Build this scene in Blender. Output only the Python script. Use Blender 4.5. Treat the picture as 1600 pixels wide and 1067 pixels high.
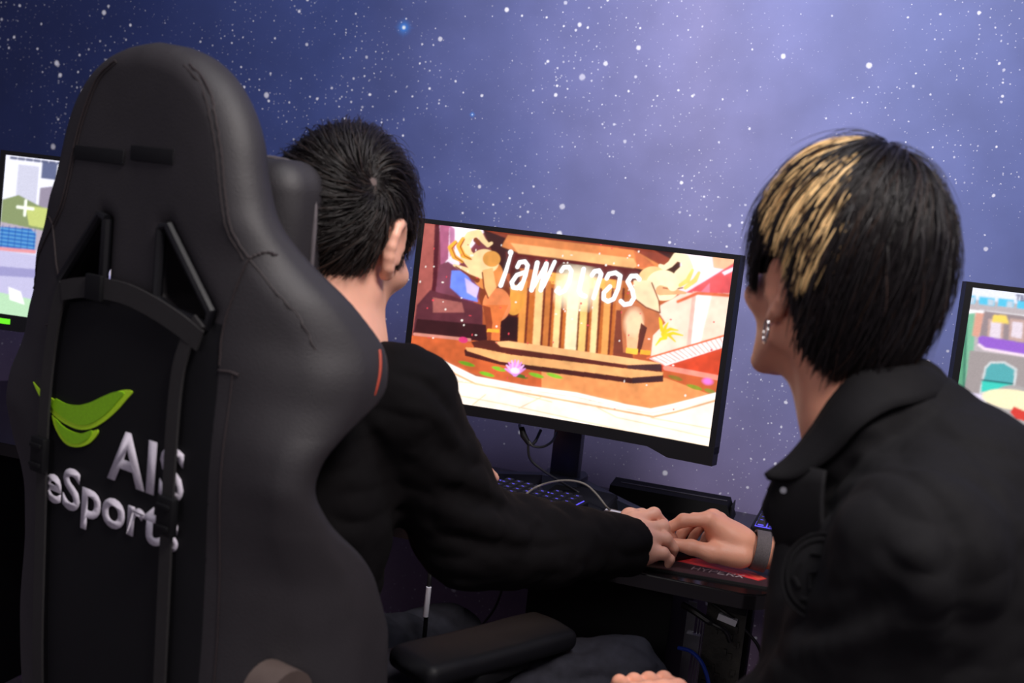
import bpy, bmesh, math, random
import numpy as np
from mathutils import Vector, Matrix, Euler
try:
    import openvdb as vdb
except ImportError:
    import pyopenvdb as vdb

for o in list(bpy.data.objects):
    bpy.data.objects.remove(o, do_unlink=True)
scene = bpy.context.scene
COL = scene.collection
rng = np.random.default_rng(7)
random.seed(7)

# ------------------------------------------------------------------ camera
# world: x runs along the wall to the right, y into the wall, z up; metres
CB = np.array([[0.9440, -0.1389, 0.2994], [0.3134, 0.0930, -0.9450], [0.1034, 0.9859, 0.1313]])
u_, _, v_ = np.linalg.svd(CB)
CB = u_ @ v_
CC = np.array([0.4940, -1.8484, 1.2702])
FPX = 1800.0
cam_data = bpy.data.cameras.new('camera')
cam = bpy.data.objects.new('camera', cam_data)
COL.objects.link(cam)
M4 = Matrix.Identity(4)
for i in range(3):
    for j in range(3):
        M4[i][j] = float(CB[i, j])
    M4[i][3] = float(CC[i])
cam.matrix_world = M4
cam_data.sensor_width = 36.0
cam_data.lens = FPX / 1600.0 * 36.0
cam_data.clip_start = 0.05
cam_data.dof.use_dof = True
cam_data.dof.focus_distance = 1.80
cam_data.dof.aperture_fstop = 4.0
scene.camera = cam

def ray(x, y):
    return CB @ np.array([(x - 800) / FPX, -(y - 533.5) / FPX, -1.0])
def P(x, y, d):
    return CC + ray(x, y) * d
def PY(x, y, Y):
    v = ray(x, y); return CC + v * (Y - CC[1]) / v[1]
def PZ(x, y, Z):
    v = ray(x, y); return CC + v * (Z - CC[2]) / v[2]

# ------------------------------------------------------------------ light and exposure
vs = scene.view_settings
vs.view_transform = 'Standard'
vs.look = 'None'
vs.exposure = 0.0
vs.gamma = 1.0
vs.use_curve_mapping = False

world = bpy.data.worlds.new('world')
scene.world = world
world.use_nodes = True
wb = world.node_tree.nodes['Background']
wb.inputs[0].default_value = (0.20, 0.18, 0.24, 1)
wb.inputs[1].default_value = 0.5

def area(name, loc, target, size, power, color=(1, 1, 1), size_y=None):
    L = bpy.data.lights.new(name, 'AREA')
    L.energy = power
    L.color = color
    L.shape = 'RECTANGLE'
    L.size = size
    L.size_y = size_y or size
    o = bpy.data.objects.new(name, L)
    COL.objects.link(o)
    o.location = loc
    o.rotation_euler = (Vector(target) - Vector(loc)).to_track_quat('-Z', 'Y').to_euler()
    return o

def spot(name, loc, target, power, angle, blend, color=(1, 1, 1), radius=0.05):
    L = bpy.data.lights.new(name, 'SPOT')
    L.energy = power
    L.color = color
    L.spot_size = math.radians(angle)
    L.spot_blend = blend
    L.shadow_soft_size = radius
    o = bpy.data.objects.new(name, L)
    COL.objects.link(o)
    o.location = loc
    o.rotation_euler = (Vector(target) - Vector(loc)).to_track_quat('-Z', 'Y').to_euler()
    return o

# ceiling panels over the room and a soft downlight washing the wall
area('ceiling_panel_light', (1.0, -1.5, 2.6), (0.1, -0.5, 0.9), 0.6, 44, (1.0, 0.92, 0.88))
area('ceiling_wall_light', (0.3, -0.9, 2.75), (0.2, 0.3, 1.3), 1.6, 17, (0.96, 0.97, 1.0), 0.3)
spot('wall_downlight', (0.15, -0.75, 2.6), (0.12, 0.3, 1.36), 46, 48, 1.0, (1.0, 0.97, 1.0), 0.10)

area('ceiling_back_light', (-0.6, -4.3, 2.35), (0.0, 0.3, 0.6), 1.8, 18, (1.0, 0.93, 0.92), 0.5)

# ------------------------------------------------------------------ materials
def lin(c):
    r = []
    for x in c[:3]:
        x = x / 255.0 if max(c[:3]) > 1.0 else x
        r.append(x / 12.92 if x <= 0.04045 else ((x + 0.055) / 1.055) ** 2.4)
    return tuple(r)

def mat(name, col, rough=0.5, metal=0.0, noise=0.0, nscale=40, bump=0.0, bscale=300, coat=0.0, sub=0.0, emit=None, estr=0.0, spec=0.5, trans=0.0, sheen=0.0, attr=None):
    m = bpy.data.materials.new(name)
    m.use_nodes = True
    nt = m.node_tree
    b = nt.nodes['Principled BSDF']
    c = lin(col)
    b.inputs['Base Color'].default_value = (*c, 1)
    b.inputs['Roughness'].default_value = rough
    b.inputs['Metallic'].default_value = metal
    b.inputs['Specular IOR Level'].default_value = spec
    b.inputs['Coat Weight'].default_value = coat
    b.inputs['Transmission Weight'].default_value = trans
    b.inputs['Sheen Weight'].default_value = sheen
    if sub:
        b.inputs['Subsurface Weight'].default_value = sub
        b.inputs['Subsurface Radius'].default_value = (0.012, 0.004, 0.002)
        b.inputs['Subsurface Scale'].default_value = 1.0
    if emit is not None:
        b.inputs['Emission Color'].default_value = (*lin(emit), 1)
        b.inputs['Emission Strength'].default_value = estr
    tc = nt.nodes.new('ShaderNodeTexCoord')
    src = None
    if attr:
        a = nt.nodes.new('ShaderNodeAttribute'); a.attribute_name = attr
        src = a.outputs['Color']
    if noise > 0:
        n = nt.nodes.new('ShaderNodeTexNoise'); n.inputs['Scale'].default_value = nscale
        n.inputs['Detail'].default_value = 4
        nt.links.new(tc.outputs['Object'], n.inputs['Vector'])
        mr = nt.nodes.new('ShaderNodeMapRange')
        mr.inputs['From Min'].default_value = 0.25; mr.inputs['From Max'].default_value = 0.75
        mr.inputs['To Min'].default_value = 1 - noise; mr.inputs['To Max'].default_value = 1 + noise
        nt.links.new(n.outputs['Fac'], mr.inputs['Value'])
        mx = nt.nodes.new('ShaderNodeVectorMath'); mx.operation = 'SCALE'
        if src is not None:
            nt.links.new(src, mx.inputs[0])
        else:
            mx.inputs[0].default_value = c
        nt.links.new(mr.outputs[0], mx.inputs['Scale'])
        src = mx.outputs[0]
    if src is not None:
        nt.links.new(src, b.inputs['Base Color'])
    if bump > 0:
        n2 = nt.nodes.new('ShaderNodeTexNoise'); n2.inputs['Scale'].default_value = bscale
        n2.inputs['Detail'].default_value = 3
        nt.links.new(tc.outputs['Object'], n2.inputs['Vector'])
        bp = nt.nodes.new('ShaderNodeBump'); bp.inputs['Strength'].default_value = bump
        bp.inputs['Distance'].default_value = 0.001
        nt.links.new(n2.outputs['Fac'], bp.inputs['Height'])
        nt.links.new(bp.outputs[0], b.inputs['Normal'])
    return m

MT = dict(
    black=mat('black_plastic', (13, 13, 18), 0.5, noise=0.1, nscale=20, spec=0.3),
    matte=mat('matte_black_plastic', (13, 13, 16), 0.6, noise=0.1, spec=0.2),
    dark=mat('dark_desktop', (20, 18, 20), 0.16, noise=0.15, nscale=12),
    metal=mat('black_painted_steel', (14, 14, 17), 0.5, metal=0.1, noise=0.08, spec=0.25),
    slate=mat('slate_painted_stand', (38, 42, 56), 0.4, metal=0.2, noise=0.08),
    leather=mat('black_leather', (37, 34, 38), 0.60, noise=0.10, nscale=30, bump=0.35, bscale=420),
    panel=mat('black_woven_back_panel', (18, 18, 22), 0.7, noise=0.1, nscale=200, bump=0.3, bscale=900, spec=0.2),
    strap=mat('black_webbing', (30, 28, 30), 0.75, noise=0.2, nscale=300, bump=0.4, bscale=900),
    seam=mat('dark_seam_thread', (44, 36, 38), 0.6, noise=0.3, nscale=500),
    piping=mat('orange_piping', (170, 62, 40), 0.5, noise=0.1, nscale=200),
    greypipe=mat('grey_piping', (90, 84, 88), 0.5, noise=0.1, nscale=200),
    tan=mat('tan_lining', (120, 96, 84), 0.8, noise=0.15, nscale=200),
    silver=mat('silver_embroidery', (214, 208, 222), 0.45, noise=0.12, nscale=400, bump=0.3, bscale=900),
    green=mat('lime_green_embroidery', (190, 240, 40), 0.5, noise=0.12, nscale=400, bump=0.3, bscale=900),
    greend=mat('deep_green_embroidery', (136, 196, 18), 0.5, noise=0.12, nscale=400, bump=0.3, bscale=900),
    skin1=mat('skin_light', (232, 172, 148), 0.48, noise=0.05, nscale=35, sub=0.15, bump=0.12, bscale=500),
    skin2=mat('skin_warm', (230, 162, 134), 0.46, noise=0.05, nscale=35, sub=0.15, bump=0.12, bscale=500),
    cloth1=mat('black_jacket_cloth', (11, 9, 11), 0.9, noise=0.12, nscale=120, bump=0.3, bscale=900, spec=0.12),
    cloth2=mat('charcoal_jacket_cloth', (16, 15, 18), 0.85, noise=0.12, nscale=120, bump=0.3, bscale=700, spec=0.2),
    denim=mat('washed_black_denim', (36, 36, 44), 0.85, noise=0.3, nscale=60, bump=0.4, bscale=900, spec=0.2),
    patch=mat('black_patch_thread', (13, 12, 15), 0.8, noise=0.2, nscale=400, spec=0.15),
    hair=mat('hair_strands', (20, 16, 16), 0.42, attr='col', spec=0.35),
    band=mat('grey_woven_band', (86, 78, 80), 0.8, noise=0.25, nscale=500, bump=0.4, bscale=900),
    chrome=mat('silver_metal', (210, 206, 204), 0.2, metal=1.0, noise=0.03),
    brass=mat('brass_fitting', (150, 110, 70), 0.35, metal=1.0, noise=0.1),
    eye=mat('eye_white', (220, 214, 208), 0.25, noise=0.02),
    iris=mat('eye_iris', (36, 22, 16), 0.15, noise=0.1, nscale=300),
    cable=mat('black_cable_rubber', (14, 14, 17), 0.5, noise=0.1),
    greycable=mat('grey_cable_sleeve', (104, 98, 92), 0.6, noise=0.15, nscale=300),
    bluecable=mat('blue_cable', (24, 60, 170), 0.4, noise=0.1),
    keycap=mat('black_keycap', (26, 25, 32), 0.5, noise=0.1),
    keyglow=mat('keyboard_backlight', (40, 40, 120), 0.5, emit=(104, 92, 255), estr=0.95, noise=0.05),
    white=mat('white_plastic', (214, 212, 222), 0.4, noise=0.05),
    pcb=mat('circuit_board', (36, 34, 30), 0.6, noise=0.5, nscale=120, bump=0.5, bscale=300),
    alu=mat('brushed_aluminium', (120, 120, 128), 0.35, metal=0.8, noise=0.1),
    glassy=mat('grey_metal_bar', (150, 132, 126), 0.35, metal=0.4, noise=0.1),
    rubber=mat('black_rubber', (16, 16, 17), 0.8, noise=0.1),
    armtop=mat('armrest_rubber', (12, 12, 16), 0.55, noise=0.1, spec=0.18),
    greenled=mat('green_light_strip', (90, 220, 30), 0.5, emit=(110, 230, 40), estr=0.8, noise=0.02),
    carpet=mat('grey_carpet', (120, 112, 120), 0.95, noise=0.4, nscale=150, bump=0.8, bscale=400),
    print=mat('printed_cloth', (20, 18, 20), 0.6, attr='col', bump=0.2, bscale=900),
)

# ------------------------------------------------------------------ object helpers
def link(o, parent=None):
    COL.objects.link(o)
    if parent is not None:
        o.parent = parent
    return o

def tag(o, label=None, cat=None, group=None, kind=None):
    if label: o['label'] = label
    if cat: o['category'] = cat
    if group: o['group'] = group
    if kind: o['kind'] = kind
    return o

def empty(name, loc, rz=0.0, label=None, cat=None, group=None):
    o = bpy.data.objects.new(name, None)
    o.empty_display_size = 0.05
    o.location = loc
    o.rotation_euler = (0, 0, rz)
    COL.objects.link(o)
    return tag(o, label, cat, group)

def smooth(me, angle=None):
    me.polygons.foreach_set('use_smooth', [True] * len(me.polygons))
    if angle is not None:
        bm = bmesh.new(); bm.from_mesh(me)
        for e in bm.edges:
            if len(e.link_faces) == 2 and e.calc_face_angle(0) > angle:
                e.smooth = False
        bm.to_mesh(me); bm.free()

def pydata(name, V, F, m, parent=None, sm=None, world_pts=False):
    me = bpy.data.meshes.new(name)
    V = [tuple(map(float, v)) for v in V]
    if world_pts and parent is not None:
        iv = parent_inv(parent)
        V = [tuple(iv @ Vector(v)) for v in V]
    me.from_pydata(V, [], F)
    if sm is not None:
        smooth(me, sm)
    me.materials.append(m)
    return link(bpy.data.objects.new(name, me), parent)

def parent_inv(p):
    M = Matrix.Identity(4)
    q = p
    while q is not None:
        L = Matrix.Translation(q.location) @ q.rotation_euler.to_matrix().to_4x4()
        M = L @ M
        q = q.parent
    return M.inverted()

class MB:
    """collects boxes, tubes and prisms; build() links them as ONE mesh"""
    def __init__(s):
        s.V = []; s.F = []
    def add(s, V, F):
        n = len(s.V); s.V += [tuple(map(float, v)) for v in V]; s.F += [tuple(i + n for i in f) for f in F]
        return s
    def box(s, c, d, rot=None, bev=0.0):
        bm = bmesh.new()
        bmesh.ops.create_cube(bm, size=1.0)
        bmesh.ops.scale(bm, vec=Vector(d), verts=bm.verts)
        if bev > 0:
            bmesh.ops.bevel(bm, geom=list(bm.edges), offset=bev, segments=2, affect='EDGES', profile=0.6)
        if rot is not None:
            bmesh.ops.rotate(bm, verts=bm.verts, cent=(0, 0, 0), matrix=Euler(rot).to_matrix())
        bmesh.ops.translate(bm, vec=Vector(c), verts=bm.verts)
        bm.verts.index_update()
        s.add([v.co for v in bm.verts], [[v.index for v in f.verts] for f in bm.faces])
        bm.free()
        return s
    def tube(s, pts, r, n=8, caps=True, flat=None):
        pts = [Vector(p) for p in pts]
        rr = r if hasattr(r, '__len__') else [r] * len(pts)
        V = []; F = []
        t0 = (pts[1] - pts[0]).normalized()
        up = Vector((0, 0, 1)) if abs(t0.z) < 0.9 else Vector((1, 0, 0))
        a = t0.cross(up).normalized()
        for i, p in enumerate(pts):
            t = (pts[min(i + 1, len(pts) - 1)] - pts[max(i - 1, 0)]).normalized()
            a = (a - t * a.dot(t)).normalized()
            b = t.cross(a)
            for k in range(n):
                an = 2 * math.pi * k / n
                V.append(p + (a * math.cos(an) + b * math.sin(an) * (flat or 1.0)) * rr[i])
        for i in range(len(pts) - 1):
            for k in range(n):
                k2 = (k + 1) % n
                F.append((i * n + k, i * n + k2, (i + 1) * n + k2, (i + 1) * n + k))
        if caps:
            F.append(tuple(range(n - 1, -1, -1)))
            F.append(tuple((len(pts) - 1) * n + k for k in range(n)))
        return s.add(V, F)
    def prism(s, poly, z0, z1, fn=None):
        n = len(poly)
        V = [(x, y, z0) for x, y in poly] + [(x, y, z1) for x, y in poly]
        F = [tuple(range(n - 1, -1, -1)), tuple(range(n, 2 * n))] + [(i, (i + 1) % n, n + (i + 1) % n, n + i) for i in range(n)]
        if fn: V = [fn(*v) for v in V]
        return s.add(V, F)
    def lathe(s, prof, c=(0, 0, 0), n=24):
        V = []; F = []
        for r, z in prof:
            for k in range(n):
                a = 2 * math.pi * k / n
                V.append((c[0] + r * math.cos(a), c[1] + r * math.sin(a), c[2] + z))
        for i in range(len(prof) - 1):
            for k in range(n):
                F.append((i * n + k, i * n + (k + 1) % n, (i + 1) * n + (k + 1) % n, (i + 1) * n + k))
        F.append(tuple(range(n - 1, -1, -1))); F.append(tuple((len(prof) - 1) * n + k for k in range(n)))
        return s.add(V, F)
    def map(s, fn):
        s.V = [tuple(fn(Vector(v))) for v in s.V]; return s
    def build(s, name, m, parent=None, sm=math.radians(40)):
        return pydata(name, s.V, s.F, m, parent, sm)

def spline(pts, n=8):
    """Catmull-Rom through the points"""
    pts = [np.array(p, float) for p in pts]
    Q = [2 * pts[0] - pts[1]] + pts + [2 * pts[-1] - pts[-2]]
    out = []
    for i in range(1, len(Q) - 2):
        for k in range(n):
            t = k / n
            a, b, c, d = Q[i - 1], Q[i], Q[i + 1], Q[i + 2]
            out.append(0.5 * (2 * b + (c - a) * t + (2 * a - 5 * b + 4 * c - d) * t * t + (3 * b - a - 3 * c + d) * t ** 3))
    out.append(pts[-1])
    return out

# ------------------------------------------------------------------ signed-distance modelling
class Vol:
    def __init__(s, lo, hi, h):
        s.h = h; s.lo = np.array(lo, float); n = np.ceil((np.array(hi) - s.lo) / h).astype(int) + 1
        s.n = n; s.F = np.full(tuple(n), 0.06, np.float32)
        s.ax = [(s.lo[i] + h * np.arange(n[i])).astype(np.float32) for i in range(3)]
    def win(s, lo, hi, pad):
        a = np.clip(np.floor((np.array(lo) - pad - s.lo) / s.h).astype(int), 0, s.n)
        b = np.clip(np.ceil((np.array(hi) + pad - s.lo) / s.h).astype(int) + 1, 0, s.n)
        sl = tuple(slice(int(a[i]), int(b[i])) for i in range(3))
        X, Y, Z = np.meshgrid(*[s.ax[i][sl[i]] for i in range(3)], indexing='ij', sparse=True)
        return sl, X, Y, Z
    def mix(s, sl, d, k, op):
        A = s.F[sl]
        if A.size == 0: return
        if op == 'add':
            if k > 0:
                h = np.maximum(k - np.abs(A - d), 0) / k
                s.F[sl] = np.minimum(A, d) - h * h * k * 0.25
            else: s.F[sl] = np.minimum(A, d)
        else:
            d = -d
            if k > 0:
                h = np.maximum(k - np.abs(A - d), 0) / k
                s.F[sl] = np.maximum(A, d) + h * h * k * 0.25
            else: s.F[sl] = np.maximum(A, d)
    def cone(s, a, b, ra, rb=None, k=0.01, op='add', flat=None):
        rb = ra if rb is None else rb
        a = np.array(a, float); b = np.array(b, float); R = max(ra, rb)
        sl, X, Y, Z = s.win(np.minimum(a, b), np.maximum(a, b), R + k + 0.012)
        ab = b - a; L = float(ab @ ab) + 1e-12
        px, py, pz = X - a[0], Y - a[1], Z - a[2]
        t = np.clip((px * ab[0] + py * ab[1] + pz * ab[2]) / L, 0, 1)
        d = np.sqrt((px - t * ab[0]) ** 2 + (py - t * ab[1]) ** 2 + (pz - t * ab[2]) ** 2) - (ra + (rb - ra) * t)
        s.mix(sl, d.astype(np.float32), k, op); return s
    def chain(s, pts, rs, k=0.008, op='add'):
        for i in range(len(pts) - 1):
            s.cone(pts[i], pts[i + 1], rs[i], rs[i + 1], k, op)
        return s
    def ell(s, c, r, R=None, k=0.01, op='add'):
        c = np.array(c, float); r = np.array(r, float); m = r.max()
        sl, X, Y, Z = s.win(c, c, m + k + 0.012)
        px, py, pz = X - c[0], Y - c[1], Z - c[2]
        if R is not None:
            R = np.array(R)
            px, py, pz = (px * R[0, 0] + py * R[1, 0] + pz * R[2, 0], px * R[0, 1] + py * R[1, 1] + pz * R[2, 1], px * R[0, 2] + py * R[1, 2] + pz * R[2, 2])
        q = np.sqrt((px / r[0]) ** 2 + (py / r[1]) ** 2 + (pz / r[2]) ** 2)
        g = np.sqrt((px / r[0] ** 2) ** 2 + (py / r[1] ** 2) ** 2 + (pz / r[2] ** 2) ** 2) + 1e-9
        d = q * (q - 1) / g
        s.mix(sl, d.astype(np.float32), k, op); return s
    def box(s, c, d, R=None, rad=0.005, k=0.0, op='add'):
        c = np.array(c, float); d = np.array(d, float) / 2; m = np.sqrt((d ** 2).sum())
        sl, X, Y, Z = s.win(c, c, m + k + 0.012)
        px, py, pz = X - c[0], Y - c[1], Z - c[2]
        if R is not None:
            R = np.array(R)
            px, py, pz = (px * R[0, 0] + py * R[1, 0] + pz * R[2, 0], px * R[0, 1] + py * R[1, 1] + pz * R[2, 1], px * R[0, 2] + py * R[1, 2] + pz * R[2, 2])
        qx, qy, qz = np.abs(px) - d[0] + rad, np.abs(py) - d[1] + rad, np.abs(pz) - d[2] + rad
        dd = np.sqrt(np.maximum(qx, 0) ** 2 + np.maximum(qy, 0) ** 2 + np.maximum(qz, 0) ** 2) + np.minimum(np.maximum(np.maximum(qx, qy), qz), 0) - rad
        s.mix(sl, dd.astype(np.float32), k, op); return s
    def noise(s, amp, cell, seed, ridge=False, aniso=(1, 1, 1)):
        r = np.random.default_rng(seed)
        ext = s.h * np.array(s.n)
        g = np.maximum((ext / (cell * np.array(aniso))).astype(int) + 2, 2)
        N = r.uniform(-1, 1, tuple(g)).astype(np.float32)
        for ax in range(3):
            t = np.linspace(0, g[ax] - 1.0001, s.n[ax]); i = t.astype(int); f = t - i; f = (f * f * (3 - 2 * f)).astype(np.float32)
            sh = [1, 1, 1]; sh[ax] = -1
            N = np.take(N, i, ax) * (1 - f.reshape(sh)) + np.take(N, np.minimum(i + 1, g[ax] - 1), ax) * f.reshape(sh)
        if ridge: N = 1 - 2 * np.abs(N)
        s.F += amp * N; return s
    def hit(s, px, py, d0=0.8, d1=2.2):
        """first surface point of this volume along the sight line through a pixel"""
        r = ray(px, py); prev = None
        for d in np.arange(d0, d1, s.h * 0.8):
            p = CC + r * d; i = np.round((p - s.lo) / s.h).astype(int)
            if (i < 1).any() or (i >= s.n - 1).any(): continue
            if s.F[tuple(i)] < 0: return p
        return CC + r * (d0 + d1) / 2
    def fold(s, pxs, amp, sig):
        """soft crease (amp > 0) or ridge (amp < 0) following surface points under a pixel polyline"""
        q = [s.hit(*p) for p in pxs]; q = spline(q, 4)
        lo, hi_ = np.min(q, 0), np.max(q, 0)
        sl, X, Y, Z = s.win(lo, hi_, sig * 3)
        best = None
        for i in range(len(q) - 1):
            a, b = np.array(q[i]), np.array(q[i + 1]); ab = b - a; L = float(ab @ ab) + 1e-12
            ux, uy, uz = X - a[0], Y - a[1], Z - a[2]
            t = np.clip((ux * ab[0] + uy * ab[1] + uz * ab[2]) / L, 0, 1)
            d = (ux - t * ab[0]) ** 2 + (uy - t * ab[1]) ** 2 + (uz - t * ab[2]) ** 2
            w = math.sin(math.pi * (i + .7) / (len(q) + .4)) ** .6
            g = w * np.exp(-d / (2 * sig * sig))
            best = g if best is None else np.maximum(best, g)
        s.F[sl] += (amp * best).astype(np.float32); return s
    def arrays(s, adapt=0.0):
        g = vdb.FloatGrid(0.06)
        F = s.F
        F[0], F[-1] = 0.06, 0.06
        F[:, 0], F[:, -1] = 0.06, 0.06
        F[:, :, 0], F[:, :, -1] = 0.06, 0.06
        g.copyFromArray(np.ascontiguousarray(F))
        pts, tris, quads = g.convertToPolygons(isovalue=0.0, adaptivity=adapt)
        V = pts.astype(np.float64) * s.h + s.lo
        q = quads if len(quads) else tris
        a, b, c = V[q[:, 0]], V[q[:, 1]], V[q[:, 2]]
        if float((np.cross(b - a, c - a) * (a - V.mean(0))).sum()) < 0:
            tris = tris[:, ::-1]; quads = quads[:, ::-1]
        return V, tris.astype(np.int32), quads.astype(np.int32)
    def mesh(s, name, m, parent=None, adapt=0.0, post=None):
        V, T, Q = s.arrays(adapt)
        if post is not None: V = post(V)
        return mesh_arrays(name, V, T, Q, m, parent)

def mesh_arrays(name, V, T, Q, m, parent=None, col=None, world_pts=True):
    V = np.asarray(V, float)
    if parent is not None and world_pts:
        iv = np.array(parent_inv(parent)); V = V @ iv[:3, :3].T + iv[:3, 3]
    me = bpy.data.meshes.new(name)
    nt, nq = len(T), len(Q)
    me.vertices.add(len(V)); me.vertices.foreach_set('co', V.astype(np.float32).ravel())
    loops = np.concatenate([np.asarray(T).ravel(), np.asarray(Q).ravel()]).astype(np.int32)
    me.loops.add(len(loops)); me.loops.foreach_set('vertex_index', loops)
    me.polygons.add(nt + nq)
    me.polygons.foreach_set('loop_start', np.concatenate([np.arange(nt) * 3, nt * 3 + np.arange(nq) * 4]).astype(np.int32))
    me.polygons.foreach_set('use_smooth', np.ones(nt + nq, bool))
    me.update(calc_edges=True)
    if col is not None:
        at = me.color_attributes.new('col', 'FLOAT_COLOR', 'POINT')
        C4 = np.ones((len(V), 4), np.float32); C4[:, :3] = col
        at.data.foreach_set('color', C4.ravel())
    me.materials.append(m)
    return link(bpy.data.objects.new(name, me), parent)

def RM(yaw=0, pitch=0, roll=0):
    """rotation: yaw about z (left positive), pitch up about x, roll about y; degrees"""
    return np.array(Matrix.Rotation(math.radians(yaw), 3, 'Z') @ Matrix.Rotation(math.radians(pitch), 3, 'X') @ Matrix.Rotation(math.radians(roll), 3, 'Y'))
# ------------------------------------------------------------------ the setting
YW = 0.30   # wall plane
def wall_material():
    m = bpy.data.materials.new('starry_wallpaper'); m.use_nodes = True
    nt = m.node_tree; L = nt.links; b = nt.nodes['Principled BSDF']
    b.inputs['Roughness'].default_value = 0.55
    b.inputs['Specular IOR Level'].default_value = 0.25
    tc = nt.nodes.new('ShaderNodeTexCoord')
    def N(t, **k):
        n = nt.nodes.new(t)
        for a, v in k.items(): setattr(n, a, v)
        return n
    def math_(op, a, b_=None, clamp=False):
        n = N('ShaderNodeMath', operation=op, use_clamp=clamp)
        for i, x in enumerate((a, b_)):
            if x is None: continue
            if isinstance(x, (int, float)): n.inputs[i].default_value = x
            else: L.new(x, n.inputs[i])
        return n.outputs[0]
    sep = N('ShaderNodeSeparateXYZ'); L.new(tc.outputs['Object'], sep.inputs[0])
    comb = N('ShaderNodeCombineXYZ'); L.new(sep.outputs['X'], comb.inputs['X']); L.new(sep.outputs['Z'], comb.inputs['Y'])
    P2 = comb.outputs[0]
    X, Z = sep.outputs['X'], sep.outputs['Z']
    # nebula print: navy to the left, violet cloud behind the middle station, blue to the right
    n1 = N('ShaderNodeTexNoise'); n1.inputs['Scale'].default_value = 1.7; n1.inputs['Detail'].default_value = 5; L.new(P2, n1.inputs['Vector'])
    n2 = N('ShaderNodeTexNoise'); n2.inputs['Scale'].default_value = 9.0; n2.inputs['Detail'].default_value = 6; L.new(P2, n2.inputs['Vector'])
    xx = math_('ADD', X, math_('MULTIPLY', math_('SUBTRACT', n1.outputs['Fac'], 0.5), 0.5))
    rp = N('ShaderNodeValToRGB')
    L.new(math_('DIVIDE', math_('ADD', xx, 1.6), 3.2, True), rp.inputs[0])
    stops = [(0.0, (30, 38, 78)), (0.16, (38, 50, 100)), (0.32, (62, 76, 134)), (0.42, (96, 104, 158)), (0.54, (130, 131, 178)), (0.64, (108, 118, 172)), (0.76, (92, 104, 162)), (1.0, (66, 76, 138))]
    while len(rp.color_ramp.elements) < len(stops): rp.color_ramp.elements.new(0.5)
    for e, (p, c) in zip(rp.color_ramp.elements, stops):
        e.position = p; e.color = (*lin(c), 1)
    lo = N('ShaderNodeMix', data_type='RGBA'); lo.inputs['B'].default_value = (*lin((116, 98, 126)), 1)
    L.new(rp.outputs[0], lo.inputs['A'])
    L.new(math_('MULTIPLY', math_('SUBTRACT', 1.10, Z, True), 1.5, True), lo.inputs['Factor'])
    cloud = N('ShaderNodeMapRange'); cloud.inputs['From Min'].default_value = 0.3; cloud.inputs['From Max'].default_value = 0.7
    cloud.inputs['To Min'].default_value = 0.90; cloud.inputs['To Max'].default_value = 1.10; L.new(n2.outputs['Fac'], cloud.inputs[0])
    base = N('ShaderNodeVectorMath', operation='SCALE'); L.new(lo.outputs['Result'], base.inputs[0]); L.new(cloud.outputs[0], base.inputs['Scale'])
    # stars
    total = None
    dn = N('ShaderNodeTexNoise'); dn.inputs['Scale'].default_value = 4.5; dn.inputs['Detail'].default_value = 3; L.new(P2, dn.inputs['Vector'])
    dens = N('ShaderNodeMapRange'); dens.inputs['From Min'].default_value = 0.40; dens.inputs['From Max'].default_value = 0.66
    dens.inputs['To Min'].default_value = 0.25; dens.inputs['To Max'].default_value = 1.25; L.new(dn.outputs['Fac'], dens.inputs[0])
    for sc, rmax, pw, off, br in ((42, 0.0030, 3.0, 3.1, 0.95), (17, 0.0050, 1.7, 7.7, 1.0), (7.5, 0.0068, 1.1, 1.3, 1.0), (85, 0.0018, 2.2, 9.2, 0.6)):
        mp = N('ShaderNodeMapping'); mp.inputs['Location'].default_value = (off, off * 0.7, 0); L.new(P2, mp.inputs['Vector'])
        wn = N('ShaderNodeTexNoise'); wn.inputs['Scale'].default_value = 260; L.new(P2, wn.inputs['Vector'])
        wv = N('ShaderNodeVectorMath', operation='SCALE'); L.new(wn.outputs['Color'], wv.inputs[0]); wv.inputs['Scale'].default_value = 0.0025
        ad = N('ShaderNodeVectorMath', operation='ADD'); L.new(mp.outputs[0], ad.inputs[0]); L.new(wv.outputs[0], ad.inputs[1])
        vo = N('ShaderNodeTexVoronoi', voronoi_dimensions='2D', feature='F1'); vo.inputs['Scale'].default_value = sc; L.new(ad.outputs[0], vo.inputs['Vector'])
        cs = N('ShaderNodeSeparateColor'); L.new(vo.outputs['Color'], cs.inputs[0])
        r = math_('MULTIPLY', math_('MULTIPLY', math_('POWER', cs.outputs[0], pw), rmax * sc), dens.outputs[0] if sc > 10 else 1.0)
        d = math_('DIVIDE', vo.outputs['Distance'], math_('ADD', r, 0.0002))
        mr = N('ShaderNodeMapRange', interpolation_type='SMOOTHSTEP'); mr.inputs['From Min'].default_value = 1.15; mr.inputs['From Max'].default_value = 0.55
        L.new(d, mr.inputs[0])
        a = math_('MULTIPLY', mr.outputs[0], math_('MULTIPLY', br, math_('ADD', math_('MULTIPLY', cs.outputs[1], 0.5), 0.5)))
        total = a if total is None else math_('MAXIMUM', total, a)
    mix = N('ShaderNodeMix', data_type='RGBA'); mix.inputs['B'].default_value = (*lin((238, 240, 255)), 1)
    L.new(base.outputs[0], mix.inputs['A']); L.new(total, mix.inputs['Factor'])
    # bright blue cross-shaped stars
    cur = mix.outputs['Result']
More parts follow.
